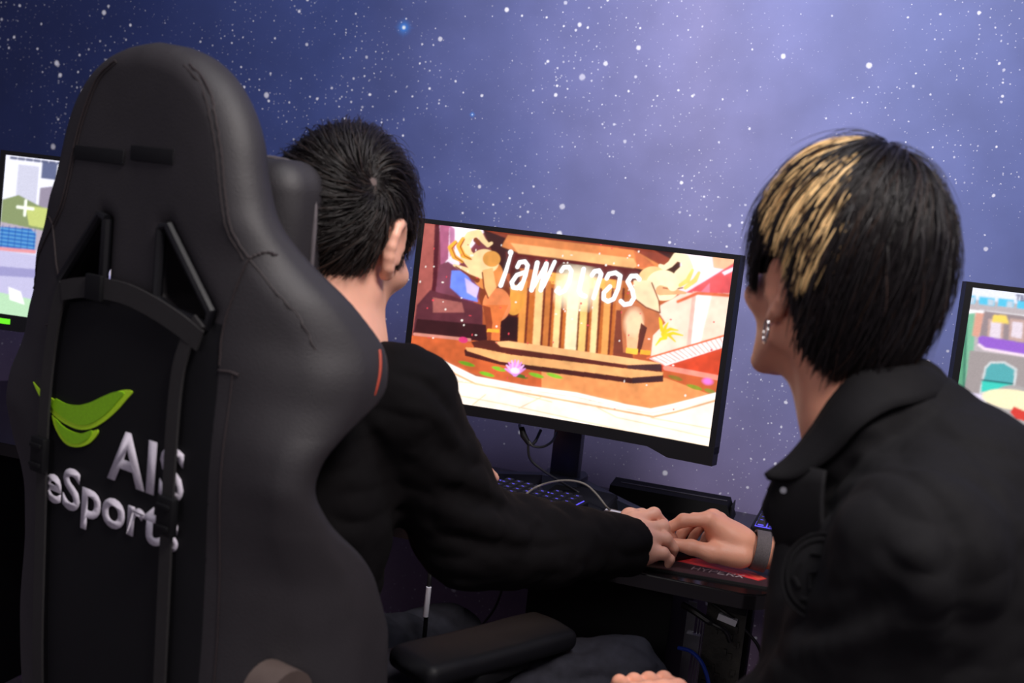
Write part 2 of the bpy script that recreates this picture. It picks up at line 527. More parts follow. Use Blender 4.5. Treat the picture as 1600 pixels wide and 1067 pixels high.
    for px, py, s in ((631, 43, 1.0), (738, 179, 0.35)):
        c = PY(px, py, YW)
        dx = math_('ABSOLUTE', math_('SUBTRACT', X, float(c[0]))); dz = math_('ABSOLUTE', math_('SUBTRACT', Z, float(c[2])))
        rr = math_('SQRT', math_('ADD', math_('MULTIPLY', dx, dx), math_('MULTIPLY', dz, dz)))
        glow = math_('POWER', math_('SUBTRACT', 1.0, math_('DIVIDE', rr, 0.022 * s), True), 2.2, True)
        arm1 = math_('MULTIPLY', math_('SUBTRACT', 1.0, math_('DIVIDE', dx, 0.0012), True), math_('SUBTRACT', 1.0, math_('DIVIDE', dz, 0.024 * s), True))
        arm2 = math_('MULTIPLY', math_('SUBTRACT', 1.0, math_('DIVIDE', dz, 0.0012), True), math_('SUBTRACT', 1.0, math_('DIVIDE', dx, 0.024 * s), True))
        f = math_('MAXIMUM', glow, math_('MULTIPLY', math_('MAXIMUM', arm1, arm2), 0.6), True)
        mb = N('ShaderNodeMix', data_type='RGBA'); mb.inputs['B'].default_value = (*lin((60, 150, 255)), 1)
        L.new(cur, mb.inputs['A']); L.new(f, mb.inputs['Factor'])
        core = math_('SUBTRACT', 1.6, math_('DIVIDE', rr, 0.0030 * s), True)
        mc = N('ShaderNodeMix', data_type='RGBA'); mc.inputs['B'].default_value = (0.85, 0.95, 1, 1)
        L.new(mb.outputs['Result'], mc.inputs['A']); L.new(core, mc.inputs['Factor'])
        cur = mc.outputs['Result']
    L.new(cur, b.inputs['Base Color'])
    return m
MT['wall'] = wall_material()
w = MB().box((0, YW + 0.05, 1.4), (9, 0.1, 2.8)).build('wall_back', MT['wall'], sm=None); tag(w, kind='structure')
w = MB().box((0, -1.85, -0.05), (9, 4.5, 0.1)).build('floor', MT['carpet'], sm=None); tag(w, kind='structure')

# ------------------------------------------------------------------ flat pictures for screens and print (numpy raster -> colour attribute)
class Pic:
    def __init__(s, w, h, col, tf):
        s.w, s.h, s.tf = w, h, tf
        s.A = np.zeros((h, w, 3), np.float32) + np.array(lin(col), np.float32)
        s.Y, s.X = np.mgrid[0:h, 0:w].astype(np.float32)
    def T(s, pts):
        return [s.tf(*p) for p in pts]
    def put(s, a, col, al=1.0, sl=None):
        sl = sl or (slice(None), slice(None))
        a = np.clip(a, 0, 1)[..., None] * al
        s.A[sl] = s.A[sl] * (1 - a) + np.array(lin(col), np.float32) * a
    def win(s, p, pad):
        p = np.array(p); x0, y0 = np.floor(p.min(0) - pad).astype(int); x1, y1 = np.ceil(p.max(0) + pad).astype(int) + 1
        return (slice(max(0, y0), max(0, min(s.h, y1))), slice(max(0, x0), max(0, min(s.w, x1))))
    def poly(s, pts, col, al=1.0, grad=None):
        p = s.T(pts); sl = s.win(p, 1); X, Y = s.X[sl], s.Y[sl]
        if X.size == 0: return s
        acc = 0
        for ox, oy in ((-.25, -.25), (.25, -.25), (-.25, .25), (.25, .25)):
            ins = np.zeros(X.shape, bool)
            for i in range(len(p)):
                (ax, ay), (bx, by) = p[i], p[(i + 1) % len(p)]
                if ay == by: continue
                c = ((ay > Y + oy) != (by > Y + oy)) & (X + ox < (bx - ax) * (Y + oy - ay) / (by - ay) + ax)
                ins ^= c
            acc = acc + ins * 0.25
        s.put(acc, col, al, sl); return s
    def stroke(s, pts, w, col, al=1.0, soft=1.0):
        p = s.T(pts); ws = w if hasattr(w, '__len__') else [w] * len(pts)
        sl = s.win(p, max(ws) + 2); X, Y = s.X[sl], s.Y[sl]
        if X.size == 0: return s
        d = np.full(X.shape, 1e9, np.float32)
        for i in range(len(p) - 1):
            (ax, ay), (bx, by) = p[i], p[i + 1]
            ab = (bx - ax) ** 2 + (by - ay) ** 2 + 1e-9
            t = np.clip(((X - ax) * (bx - ax) + (Y - ay) * (by - ay)) / ab, 0, 1)
            d = np.minimum(d, np.hypot(X - ax - t * (bx - ax), Y - ay - t * (by - ay)) - (ws[i] + (ws[i + 1] - ws[i]) * t) / 2)
        s.put(0.5 - d / soft, col, al, sl); return s
    def ell(s, c, rx, ry, col, al=1.0, soft=1.0, rot=0.0):
        x, y = s.tf(*c); sl = s.win([(x, y)], max(rx, ry) + 2); X, Y = s.X[sl] - x, s.Y[sl] - y
        if X.size == 0: return s
        ca, sa = math.cos(rot), math.sin(rot)
        q = np.hypot((X * ca + Y * sa) / rx, (-X * sa + Y * ca) / ry)
        s.put(0.5 - (q - 1) * min(rx, ry) / soft, col, al, sl); return s
    def blur(s, n=1):
        for _ in range(n):
            B = np.pad(s.A, ((1, 1), (1, 1), (0, 0)), mode='edge')
            s.A = (B[:-2, 1:-1] + B[2:, 1:-1] + B[1:-1, :-2] + B[1:-1, 2:] + 2 * B[1:-1, 1:-1]) / 6
        return s
    def finish(s, amp, seed=1):
        """painterly unevenness and the screen's own bloom"""
        r = np.random.default_rng(seed); f = np.ones((s.h, s.w), np.float32)
        for n_ in (9, 22, 48):
            g = r.uniform(-1, 1, (n_, int(n_ * s.w / s.h))).astype(np.float32)
            yi = np.linspace(0, g.shape[0] - 1.001, s.h); xi = np.linspace(0, g.shape[1] - 1.001, s.w)
            y0, x0 = yi.astype(int), xi.astype(int); fy, fx = (yi - y0)[:, None], (xi - x0)[None]
            fy = fy * fy * (3 - 2 * fy); fx = fx * fx * (3 - 2 * fx)
            f += amp * (9 / n_) ** .35 * ((g[y0][:, x0] * (1 - fx) + g[y0][:, x0 + 1] * fx) * (1 - fy) + (g[y0 + 1][:, x0] * (1 - fx) + g[y0 + 1][:, x0 + 1] * fx) * fy)
        lum = s.A.mean(2, keepdims=True)
        s.A *= 1 + (f[..., None] - 1) * np.clip(1.3 - lum, .15, 1)
        keep = s.A.copy(); s.A = np.maximum(s.A - .55, 0); s.blur(26); gl = s.A; s.A = keep + gl * .30
        return s
    def grain(s, amp, seed=1):
        r = np.random.default_rng(seed); s.A *= 1 + amp * r.uniform(-1, 1, (s.h, s.w, 1)).astype(np.float32); return s

def pic_mesh(name, pic, fn, m, parent=None):
    """grid mesh carrying the picture; fn(u, v) -> local point, v downwards"""
    h, w = pic.h, pic.w
    U, V = np.meshgrid(np.linspace(0, 1, w), np.linspace(0, 1, h))
    Pn = np.stack(fn(U, V), -1).reshape(-1, 3).astype(np.float32)
    i = np.arange(h * w).reshape(h, w)
    q = np.stack([i[1:, :-1], i[1:, 1:], i[:-1, 1:], i[:-1, :-1]], -1).reshape(-1, 4).astype(np.int32)
    me = bpy.data.meshes.new(name)
    me.vertices.add(h * w); me.vertices.foreach_set('co', Pn.ravel())
    me.loops.add(q.size); me.loops.foreach_set('vertex_index', q.ravel())
    me.polygons.add(len(q)); me.polygons.foreach_set('loop_start', np.arange(len(q), dtype=np.int32) * 4)
    me.update(calc_edges=True)
    at = me.color_attributes.new('col', 'FLOAT_COLOR', 'POINT')
    C4 = np.ones((h * w, 4), np.float32); C4[:, :3] = pic.A.reshape(-1, 3)
    at.data.foreach_set('color', C4.ravel())
    me.materials.append(m)
    return link(bpy.data.objects.new(name, me), parent)

def screen_material():
    m = bpy.data.materials.new('lit_screen'); m.use_nodes = True
    nt = m.node_tree; b = nt.nodes['Principled BSDF']
    b.inputs['Base Color'].default_value = (0.01, 0.01, 0.012, 1); b.inputs['Roughness'].default_value = 0.35
    a = nt.nodes.new('ShaderNodeAttribute'); a.attribute_name = 'col'
    nt.links.new(a.outputs['Color'], b.inputs['Emission Color']); b.inputs['Emission Strength'].default_value = 1.16
    return m
MT['screen'] = screen_material()

def homography(src, dst):
    A = []
    for (x, y), (u, v) in zip(src, dst):
        A.append([x, y, 1, 0, 0, 0, -u * x, -u * y, -u]); A.append([0, 0, 0, x, y, 1, -v * x, -v * y, -v])
    H = np.linalg.svd(np.array(A, float))[2][-1].reshape(3, 3)
    return H
SW, SH = 520, 292
Hc = homography([(664, 349), (1148, 405.7), (1107.5, 697.6), (633, 619.5)], [(0, 0), (1, 0), (1, 1), (0, 1)])
def scr(x, y):
    q = Hc @ np.array([x, y, 1.0]); return (q[0] / q[2] * (SW - 1), q[1] / q[2] * (SH - 1))
def c4(x, y): return scr(620 + x / 2.541, 320 + y / 2.541)

def picture_centre():
    p = Pic(SW, SH, (176, 84, 44), c4)
    p.poly([(100, 60), (360, 95), (360, 330), (60, 600)], (128, 58, 70))
    p.poly([(165, 72), (345, 98), (265, 200), (205, 300), (180, 200)], (255, 236, 250))
    p.poly([(205, 80), (225, 95), (225, 175), (205, 210)], (190, 120, 160))
    p.poly([(100, 60), (150, 75), (140, 300), (120, 520), (60, 530)], (176, 92, 84))
    p.poly([(150, 72), (168, 78), (150, 420), (120, 520), (112, 516), (140, 300)], (84, 22, 34))
    p.poly([(168, 78), (205, 84), (200, 215), (170, 250)], (178, 96, 130))
    p.poly([(200, 225), (320, 290), (330, 380), (150, 350), (165, 240)], (126, 66, 84))
    p.poly([(190, 220), (290, 290), (310, 300), (215, 225)], (250, 226, 248))
    p.poly([(212, 262), (262, 262), (300, 330), (312, 388), (250, 372), (206, 330)], (118, 146, 246))
    p.poly([(262, 290), (318, 330), (306, 372), (270, 350)], (214, 196, 250))
    p.poly([(130, 340), (330, 400), (330, 540), (60, 530), (80, 400)], (96, 42, 52))
    p.poly([(140, 370), (250, 390), (260, 430), (140, 430)], (168, 96, 90))
    p.poly([(80, 455), (345, 480), (350, 560), (60, 540)], (54, 16, 20))
    # sky and buildings to the right
    p.poly([(1090, 170), (1350, 205), (1350, 330), (1120, 370)], (255, 232, 246))
    p.poly([(1250, 205), (1350, 212), (1345, 262), (1255, 250)], (250, 190, 150))
    p.poly([(1140, 350), (1350, 225), (1350, 352), (1250, 360)], (236, 92, 96))
    p.poly([(1200, 350), (1240, 310), (1240, 360)], (230, 130, 150))
    p.poly([(1290, 268), (1345, 244), (1345, 258), (1300, 280)], (250, 240, 255))
    p.poly([(1040, 400), (1130, 350), (1340, 352), (1300, 560), (1000, 610), (1010, 480)], (250, 222, 204))
    p.poly([(1185, 345), (1250, 352), (1200, 560), (1160, 570)], (255, 246, 240))
    p.poly([(1170, 345), (1186, 345), (1162, 570), (1146, 560)], (236, 190, 176))
    p.stroke([(1110, 385), (1190, 352), (1345, 362)], 5, (226, 110, 70))
    # shrine: roof, lintel, columns
    p.poly([(330, 92), (1120, 180), (1120, 270), (960, 330), (400, 270)], (60, 20, 20))
    p.poly([(330, 95), (1000, 172), (1110, 230), (1050, 250), (930, 190), (420, 130)], (148, 62, 40))
    p.poly([(405, 165), (430, 118), (930, 178), (1050, 245), (1000, 262), (935, 250), (470, 190)], (226, 138, 76))
    p.poly([(440, 150), (930, 212), (945, 242), (930, 252), (470, 192)], (248, 188, 122))
    p.poly([(930, 180), (975, 205), (1040, 262), (945, 248)], (206, 112, 66))
    p.poly([(420, 185), (470, 192), (935, 252), (1000, 300), (940, 330), (430, 270)], (96, 22, 18))
    p.poly([(460, 250), (960, 310), (930, 620), (440, 560)], (196, 104, 40))
    p.poly([(560, 265), (860, 300), (860, 345), (560, 310)], (240, 182, 84))
    for x, w_, c in ((480, 26, (226, 150, 70)), (540, 30, (252, 206, 140)), (580, 20, (206, 120, 56)), (620, 24, (250, 214, 150)), (668, 46, (252, 236, 196)), (722, 28, (246, 204, 120)), (770, 24, (252, 220, 160)), (816, 26, (236, 166, 88)), (864, 22, (214, 128, 70))):
        p.poly([(x, 300), (x + w_, 303), (x + w_ - 18, 600), (x - 18, 597)], c)
        p.poly([(x + w_, 330), (x + w_ + 9, 332), (x + w_ - 9, 600), (x + w_ - 18, 600)], (112, 44, 24))
    p.poly([(440, 250), (478, 255), (470, 420), (452, 560), (420, 556)], (84, 26, 20))
    p.poly([(400, 440), (470, 450), (466, 560), (392, 548)], (44, 12, 14))
    p.poly([(860, 420), (900, 420), (930, 620), (845, 610)], (130, 60, 40))
    p.ell((700, 330), 34, 34, (255, 246, 214), 0.9, 26)
    p.blur(1)
    # pool, steps, paving
    p.poly([(50, 520), (320, 545), (1060, 640), (1320, 620), (1300, 800), (980, 850), (500, 740), (50, 600)], (206, 98, 50))
    p.poly([(560, 650), (1060, 690), (1260, 760), (980, 830), (560, 740)], (236, 156, 92))
    p.poly([(1030, 640), (1320, 560), (1300, 690), (1040, 660)], (214, 72, 38))
    p.stroke([(1060, 650), (1290, 690)], 8, (240, 150, 130))
    p.poly([(990, 612), (1325, 515), (1318, 560), (1060, 642)], (255, 238, 236))
    for k in range(16):
        t = k / 16; p.stroke([(1000 + 300 * t, 612 - 90 * t), (1050 + 270 * t, 636 - 78 * t)], 1.6, (232, 170, 160))
    p.stroke([(985, 612), (1325, 512)], 3, (226, 110, 66))
    p.stroke([(70, 516), (280, 540)], 5, (214, 140, 124)); p.ell((255, 540), 8, 5, (216, 58, 120))
    p.poly([(285, 548), (380, 535), (420, 556), (900, 612), (1045, 640), (1045, 668), (905, 655), (560, 615), (385, 600), (300, 575)], (86, 34, 24))
    p.poly([(378, 548), (430, 545), (900, 610), (1042, 632), (1040, 645), (905, 640), (400, 568)], (246, 190, 128))
    p.poly([(905, 640), (1042, 634), (1042, 662), (905, 658)], (66, 38, 40))
    p.poly([(258, 580), (300, 570), (420, 606), (905, 660), (1050, 672), (1050, 706), (925, 714), (560, 668), (395, 640), (262, 604)], (70, 26, 20))
    p.poly([(262, 570), (310, 572), (440, 600), (905, 655), (1050, 668), (1048, 682), (925, 692), (400, 628), (270, 584)], (240, 178, 112))
    p.poly([(925, 690), (1050, 680), (1050, 704), (925, 714)], (58, 32, 34))
    for x, y, rx, c in ((268, 636, 14, (116, 170, 34)), (392, 657, 12, (128, 190, 40)), (345, 678, 13, (120, 184, 36)), (470, 684, 16, (78, 110, 30)), (540, 683, 13, (128, 190, 40)), (612, 685, 14, (140, 200, 50)), (1178, 726, 13, (140, 150, 40)), (1100, 690, 12, (150, 120, 40)), (1240, 740, 9, (150, 140, 50))):
        p.ell((x, y), rx, 3.2, c, 1, 1.0, 0.12)
    for k in range(9):
        a = math.pi * (0.08 + 0.84 * k / 8)
        p.stroke([(456, 676), (456 - 40 * math.cos(a), 668 - 46 * math.sin(a))], [9, 2.5], (246, 190, 240) if k % 2 else (226, 150, 226))
    p.ell((456, 664), 8, 5, (252, 226, 252)); p.ell((1232, 702), 8, 5, (244, 130, 232), 0.9, 4)
    p.poly([(40, 575), (180, 640), (300, 702), (500, 742), (700, 770), (900, 815), (1000, 832), (1090, 812), (1300, 752), (1290, 1000), (100, 800), (40, 700)], (255, 240, 228))
    p.stroke([(52, 590), (180, 654), (300, 716), (500, 756), (900, 828), (1010, 846), (1100, 826), (1290, 770)], 3, (226, 176, 128))
    p.stroke([(50, 572), (180, 632), (300, 694), (500, 733), (700, 760), (900, 806), (1000, 822), (1090, 802), (1290, 748)], 7, (255, 250, 240))
    for a in ([(60, 620), (200, 680)], [(110, 690), (330, 720), (600, 790)], [(120, 740), (420, 800), (900, 905), (1240, 960)], [(340, 760), (290, 800)], [(560, 770), (470, 815)], [(220, 690), (180, 720)], [(760, 800), (860, 850), (1240, 925)], [(1000, 850), (1250, 890)]):
        p.stroke(a, 1.6, (236, 206, 164), 0.9)
    # elephant statues
    def eleph_left():
        o, l, d, g = (222, 140, 72), (252, 218, 164), (128, 58, 30), (244, 178, 58)
        p.ell((455, 380), 17, 25, (226, 158, 66)); p.ell((376, 350), 27, 33, d); p.ell((385, 400), 24, 28, (232, 138, 84))
        p.poly([(330, 400), (430, 400), (400, 470), (396, 545), (348, 540), (345, 470)], (226, 122, 62))
        p.poly([(330, 400), (360, 410), (368, 470), (362, 542), (348, 540), (342, 470)], (150, 66, 34))
        p.ell((352, 278), 26, 25, o); p.ell((340, 225), 24, 20, l); p.ell((366, 215), 15, 13, (226, 158, 74))
        p.stroke([(222, 240), (280, 268), (330, 280)], [4, 12, 12], l); p.stroke([(228, 246), (280, 282), (310, 300)], [2, 5, 9], d)
        p.poly([(330, 260), (370, 250), (384, 330), (352, 372), (336, 330)], (240, 186, 120))
        p.stroke([(352, 372), (336, 330), (330, 270)], 2.5, d)
        p.stroke([(300, 236), (268, 200), (262, 160), (282, 122), (316, 112), (334, 140), (352, 160), (366, 152)], [24, 21, 17, 14, 12, 9, 7, 5], l)
        p.stroke([(306, 140), (318, 156)], [9, 5], d)
        for q in ([(228, 148), (208, 170), (222, 206), (252, 226)], [(256, 134), (240, 164), (256, 200), (282, 214)]):
            p.stroke(q, [6, 9, 9, 5], g); p.stroke([(x_ + 6, y_ + 3) for x_, y_ in q], 2, (160, 74, 20))
        p.poly([(348, 495), (396, 498), (395, 512), (346, 508)], g)
    def eleph_right():
        o, l, d, g = (214, 140, 92), (254, 232, 196), (122, 62, 44), (246, 196, 70)
        p.poly([(880, 400), (1000, 380), (1060, 470), (1010, 520), (1000, 590), (960, 590), (940, 520), (932, 590), (888, 590), (880, 480)], (196, 112, 70))
        p.poly([(905, 470), (960, 440), (980, 500), (950, 540), (940, 592), (905, 588), (900, 520)], (240, 186, 140))
        p.ell((930, 468), 15, 22, (248, 214, 176), 0.9, 8)
        p.poly([(960, 470), (985, 490), (958, 590), (944, 590), (950, 520)], (90, 40, 30))
        p.ell((1010, 300), 25, 22, (244, 200, 140)); p.ell((1050, 320), 28, 24, l)
        p.poly([(930, 300), (1000, 300), (1030, 380), (1038, 430), (980, 410), (930, 370)], (252, 220, 182))
        p.stroke([(930, 370), (980, 408), (1038, 430), (1032, 380), (1004, 310)], 2.2, d)
        p.stroke([(1040, 340), (1090, 345), (1140, 350)], [16, 10, 4], (240, 176, 126)); p.stroke([(1050, 330), (1090, 336), (1130, 330)], 2, d)
        p.stroke([(1090, 320), (1120, 280), (1150, 250), (1140, 215), (1105, 205), (1080, 235), (1056, 250), (1038, 242)], [18, 20, 18, 15, 13, 10, 8, 6], l)
        for q in ([(1120, 320), (1150, 300), (1170, 260)], [(1140, 330), (1180, 300), (1196, 270)]):
            p.stroke(q, [6, 8, 5], (250, 222, 120))
        p.poly([(900, 570), (948, 575), (946, 598), (898, 592)], g); p.poly([(958, 578), (1000, 582), (998, 600), (956, 596)], (236, 170, 50))
    eleph_left(); eleph_right()
    for a, b in (((1060, 530), (1020, 560)), ((1050, 510), (1110, 500)), ((1048, 515), (1100, 545)), ((1050, 520), (1070, 470)), ((1052, 522), (1130, 520)), ((1045, 500), (1035, 450))):
        p.stroke([a, ((a[0] + b[0]) / 2, (a[1] + b[1]) / 2 - 10), b], [6, 5, 2], (240, 206, 40))
    p.blur(1)
    r = np.random.default_rng(3)
    for _ in range(95):
        x, y = r.uniform(90, 1290), r.uniform(110, 860)
        if r.uniform() < 0.55: x, y = r.choice([r.uniform(110, 440), r.uniform(560, 960)]), r.uniform(150, 560)
        c = (255, 244, 236) if r.uniform() < 0.55 else (236, 70, 84)
        p.ell((x, y), r.uniform(0.8, 1.9), r.uniform(0.8, 1.9), c, 0.9, 1.6)
    # white slanted title lettering
    p.tf = lambda x, y: scr(760 + x / 6.154, 370 + y / 6.154)
    W = (255, 255, 255)
    for q, w_ in (([(212, 150), (160, 330), (110, 470)], [5, 7, 8]), ([(205, 148), (206, 150)], 9),
                  ([(268, 290), (290, 245), (340, 238), (366, 275), (345, 370), (300, 500)], 7.2), ([(330, 345), (262, 370), (214, 440), (226, 490), (268, 496), (308, 450)], 7.2),
                  ([(458, 250), (402, 515)], 8), ([(402, 515), (430, 470), (545, 260)], 6.5), ([(545, 260), (490, 515)], 8), ([(490, 515), (520, 470), (625, 240)], 6.5),
                  ([(688, 330), (712, 292), (762, 290), (786, 330), (766, 430), (720, 520), (670, 545), (640, 525), (660, 496)], 7),
                  ([(905, 310), (858, 520), (880, 560), (920, 575)], 7.5),
                  ([(985, 370), (1010, 332), (1054, 325), (1074, 358), (1040, 470), (1000, 590)], 7.4),
                  ([(1128, 400), (1150, 358), (1215, 345), (1262, 376), (1240, 500), (1196, 600), (1140, 625), (1098, 600), (1100, 540), (1140, 500), (1160, 480)], 7.2),
                  ([(1448, 408), (1420, 376), (1368, 378), (1334, 430), (1380, 520), (1394, 590), (1360, 645), (1300, 655), (1266, 622)], 7.4)):
        p.stroke(q, w_, W)
    return p.finish(0.16, 5)

def side_tf(shift):
    def f(x, y):
        q = PY(x, y, 0.0)
        return ((q[0] - shift + 0.2657) / 0.5313 * (319), (1.1945 - q[2]) / 0.2989 * 179)
    return f
def picture_left():
    t = side_tf(-0.89)
    p = Pic(320, 180, (214, 214, 238), t)
    uv = lambda x, y: (x * 320, y * 180)
    p.tf = uv
    p.poly([(0, 0), (1, 0), (1, .34), (0, .34)], (240, 240, 252))
    p.poly([(.05, .05), (.13, .05), (.13, .30), (.05, .3)], (206, 206, 226)); p.poly([(.14, .02), (.2, .02), (.2, .12), (.14, .12)], (96, 104, 140))
    p.poly([(.14, .18), (.19, .16), (.2, .3), (.14, .33)], (150, 140, 160))
    p.poly([(0, .28), (.06, .24), (.16, .3), (.3, .34), (.3, .52), (0, .5)], (136, 150, 104)); p.poly([(.09, .3), (.3, .3), (.3, .44), (.11, .42)], (196, 206, 120))
    p.poly([(0, .42), (.3, .46), (.3, .58), (0, .56)], (182, 170, 186))
    p.poly([(.0, .45), (.12, .44), (.14, .47), (.14, .57), (0, .58)], (46, 110, 190))
    for k in range(5): p.stroke([(.0, .46 + .024 * k), (.14, .46 + .024 * k)], 1.4, (120, 190, 230), 0.7)
    for k in range(6): p.stroke([(.01 + .025 * k, .44), (.01 + .025 * k, .58)], 1.2, (30, 80, 160), 0.7)
    p.stroke([(0, .59), (.14, .58)], 4, (230, 150, 156))
    p.poly([(0, .6), (1, .62), (1, 1), (0, 1)], (196, 192, 226)); p.poly([(0, .7), (.5, .66), (.5, .7), (0, .76)], (156, 152, 200))
    p.poly([(0, .86), (.3, .9), (.3, 1), (0, 1)], (186, 224, 186)); p.poly([(.05, .82), (.1, .84), (.12, .92), (.06, .9)], (250, 250, 250))
    p.poly([(.45, .2), (1, .1), (1, .7), (.45, .66)], (206, 190, 176))
    for k in range(4): p.poly([(.5 + .13 * k, .25), (.58 + .13 * k, .24), (.58 + .13 * k, .45), (.5 + .13 * k, .45)], (110, 130, 170))
    p.stroke([(.06, .315), (.12, .315)], 3.4, (250, 255, 240)); p.stroke([(.09, .27), (.09, .36)], 3.4, (250, 255, 240))
    for k in range(7): p.stroke([(.02 + .03 * k, .015), (.04 + .03 * k, .015)], 3, (90, 96, 130))
    return p.blur(1).grain(0.04)
def picture_right():
    t = side_tf(0.88)
    p = Pic(320, 180, (226, 224, 236), lambda x, y: t(1440 + x / 3.444, 410 + y / 3.444))
    p.poly([(-200, 90), (700, 170), (700, 230), (-200, 150)], (232, 234, 250))
    p.poly([(-300, 150), (700, 240), (650, 900), (-300, 700)], (186, 176, 180))
    p.poly([(640, 240), (2100, 420), (2100, 1250), (600, 1000)], (206, 192, 182))
    p.poly([(640, 480), (2100, 690), (2100, 760), (640, 540)], (150, 96, 206)); p.stroke([(640, 545), (2100, 765)], 2.2, (250, 226, 240))
    for k in range(9):
        x = 680 + 150 * k; y = 300 + 20 * k
        p.poly([(x, y), (x + 96, y + 13), (x + 88, y + 140), (x - 8, y + 127)], (150, 128, 130)); p.poly([(x + 12, y + 14), (x + 82, y + 24), (x + 76, y + 126), (x + 6, y + 116)], (216, 216, 232))
        p.poly([(x, y + 260), (x + 100, y + 274), (x + 92, y + 440), (x - 8, y + 426)], (84, 170, 176) if k % 2 else (176, 120, 100))
    p.poly([(600, 900), (2100, 1120), (2100, 1500), (600, 1300)], (232, 226, 240))
    for x in range(-120, 1900, 105):
        y = 168 + 0.1 * (x - 160)
        p.poly([(x, y), (x + 88, y + 9), (x + 86, y + 52), (x - 2, y + 43)], (86, 196, 232)); p.poly([(x + 50, y + 14), (x + 82, y + 18), (x + 80, y + 50), (x + 46, y + 46)], (190, 206, 222))
    p.poly([(60, 230), (560, 285), (560, 300), (200, 280), (60, 250)], (248, 246, 250))
    p.poly([(90, 290), (280, 270), (262, 700), (60, 640)], (122, 186, 152))
    p.poly([(190, 320), (232, 322), (220, 690), (176, 670)], (92, 160, 124)); p.stroke([(232, 310), (216, 690)], 2, (60, 120, 100))
    p.poly([(60, 380), (196, 380), (160, 680), (60, 640)], (232, 222, 216))
    p.poly([(282, 268), (330, 272), (300, 400), (262, 392)], (220, 160, 140))
    p.poly([(330, 260), (640, 300), (640, 480), (300, 410)], (150, 134, 138))
    for x in (352, 470):
        p.poly([(x, 300), (x + 84, 310), (x + 78, 430), (x - 8, 415)], (196, 164, 156)); p.poly([(x + 14, 316), (x + 70, 324), (x + 64, 410), (x + 6, 398)], (228, 214, 226))
    p.poly([(296, 400), (320, 392), (640, 450), (640, 520), (320, 452), (296, 440)], (150, 96, 206)); p.stroke([(300, 440), (330, 462), (620, 512)], 2.2, (250, 226, 240))
    p.poly([(250, 470), (640, 520), (640, 760), (220, 690)], (160, 150, 150))
    p.poly([(330, 560), (360, 530), (440, 530), (510, 570), (490, 720), (300, 700)], (210, 214, 216))
    p.poly([(340, 566), (366, 540), (436, 540), (496, 576), (478, 700), (312, 690)], (84, 170, 176)); p.poly([(316, 630), (484, 650), (478, 700), (312, 690)], (60, 206, 190))
    p.stroke([(318, 628), (484, 650)], 1.4, (20, 70, 80))
    p.poly([(215, 690), (420, 715), (700, 740), (700, 1000), (200, 900)], (226, 216, 240)); p.poly([(240, 740), (420, 740), (400, 860), (260, 800)], (252, 250, 250))
    p.poly([(90, 240), (160, 232), (200, 250), (150, 292), (100, 300)], (216, 232, 60)); p.poly([(70, 380), (130, 370), (146, 410), (80, 440)], (176, 214, 50)); p.poly([(380, 280), (450, 285), (466, 330), (370, 320)], (246, 214, 100))
    p.ell((105, 515), 7, 12, (150, 220, 50)); p.ell((100, 590), 6, 10, (206, 60, 50))
    p.ell((478, 800), 23, 24, (172, 166, 166)); p.ell((490, 735), 27, 9, (250, 238, 196)); p.poly([(470, 800), (490, 770), (560, 800), (560, 850), (500, 838)], (214, 60, 50))
    p.poly([(350, 820), (560, 880), (700, 900), (700, 1100), (380, 980)], (76, 66, 68)); p.stroke([(440, 920), (500, 930), (490, 965)], 2.5, (214, 186, 50))
    # header word TEA(M)
    for q in ([(506, 176), (526, 178)], [(516, 178), (513, 202)], [(534, 180), (531, 204)], [(534, 180), (546, 181)], [(532, 192), (543, 193)], [(531, 204), (542, 205)], [(550, 206), (562, 182), (568, 208)], [(554, 198), (568, 200)], [(574, 208), (577, 185), (585, 200), (596, 187), (594, 210)]):
        p.stroke(q, 1.5, (110, 112, 140))
    return p.blur(1).grain(0.04)

# ------------------------------------------------------------------ monitors
RC = 1.5
def bend(x, y, z):
    """flat monitor coordinates (x right, y back, z up from screen centre) -> curved"""
    a = x / RC
    return (float((RC + y) * math.sin(a)), float(y - (RC + y) * (1 - math.cos(a))), float(z))
def curved(name, sx, poly_z, y0, y1, m, parent, nx=40, front=None):
    """bar running along x between poly bottoms/tops: poly_z(x)->(zlo,zhi)"""
    V = []; F = []
    xs = np.linspace(sx[0], sx[1], nx)
    for x in xs:
        zl, zh = poly_z(x)
        V += [bend(x, y0, zl), bend(x, y0, zh), bend(x, y1, zh), bend(x, y1, zl)]
    for i in range(nx - 1):
        a = 4 * i
        for k in range(4): F.append((a + k, a + (k + 1) % 4, a + 4 + (k + 1) % 4, a + 4 + k))
    F += [(3, 2, 1, 0), tuple(4 * (nx - 1) + k for k in range(4))]
    me = pydata(name, V, [tuple(reversed(f)) for f in F], m, parent, math.radians(35))
    return me
HW, HH = 0.2657, 0.1495
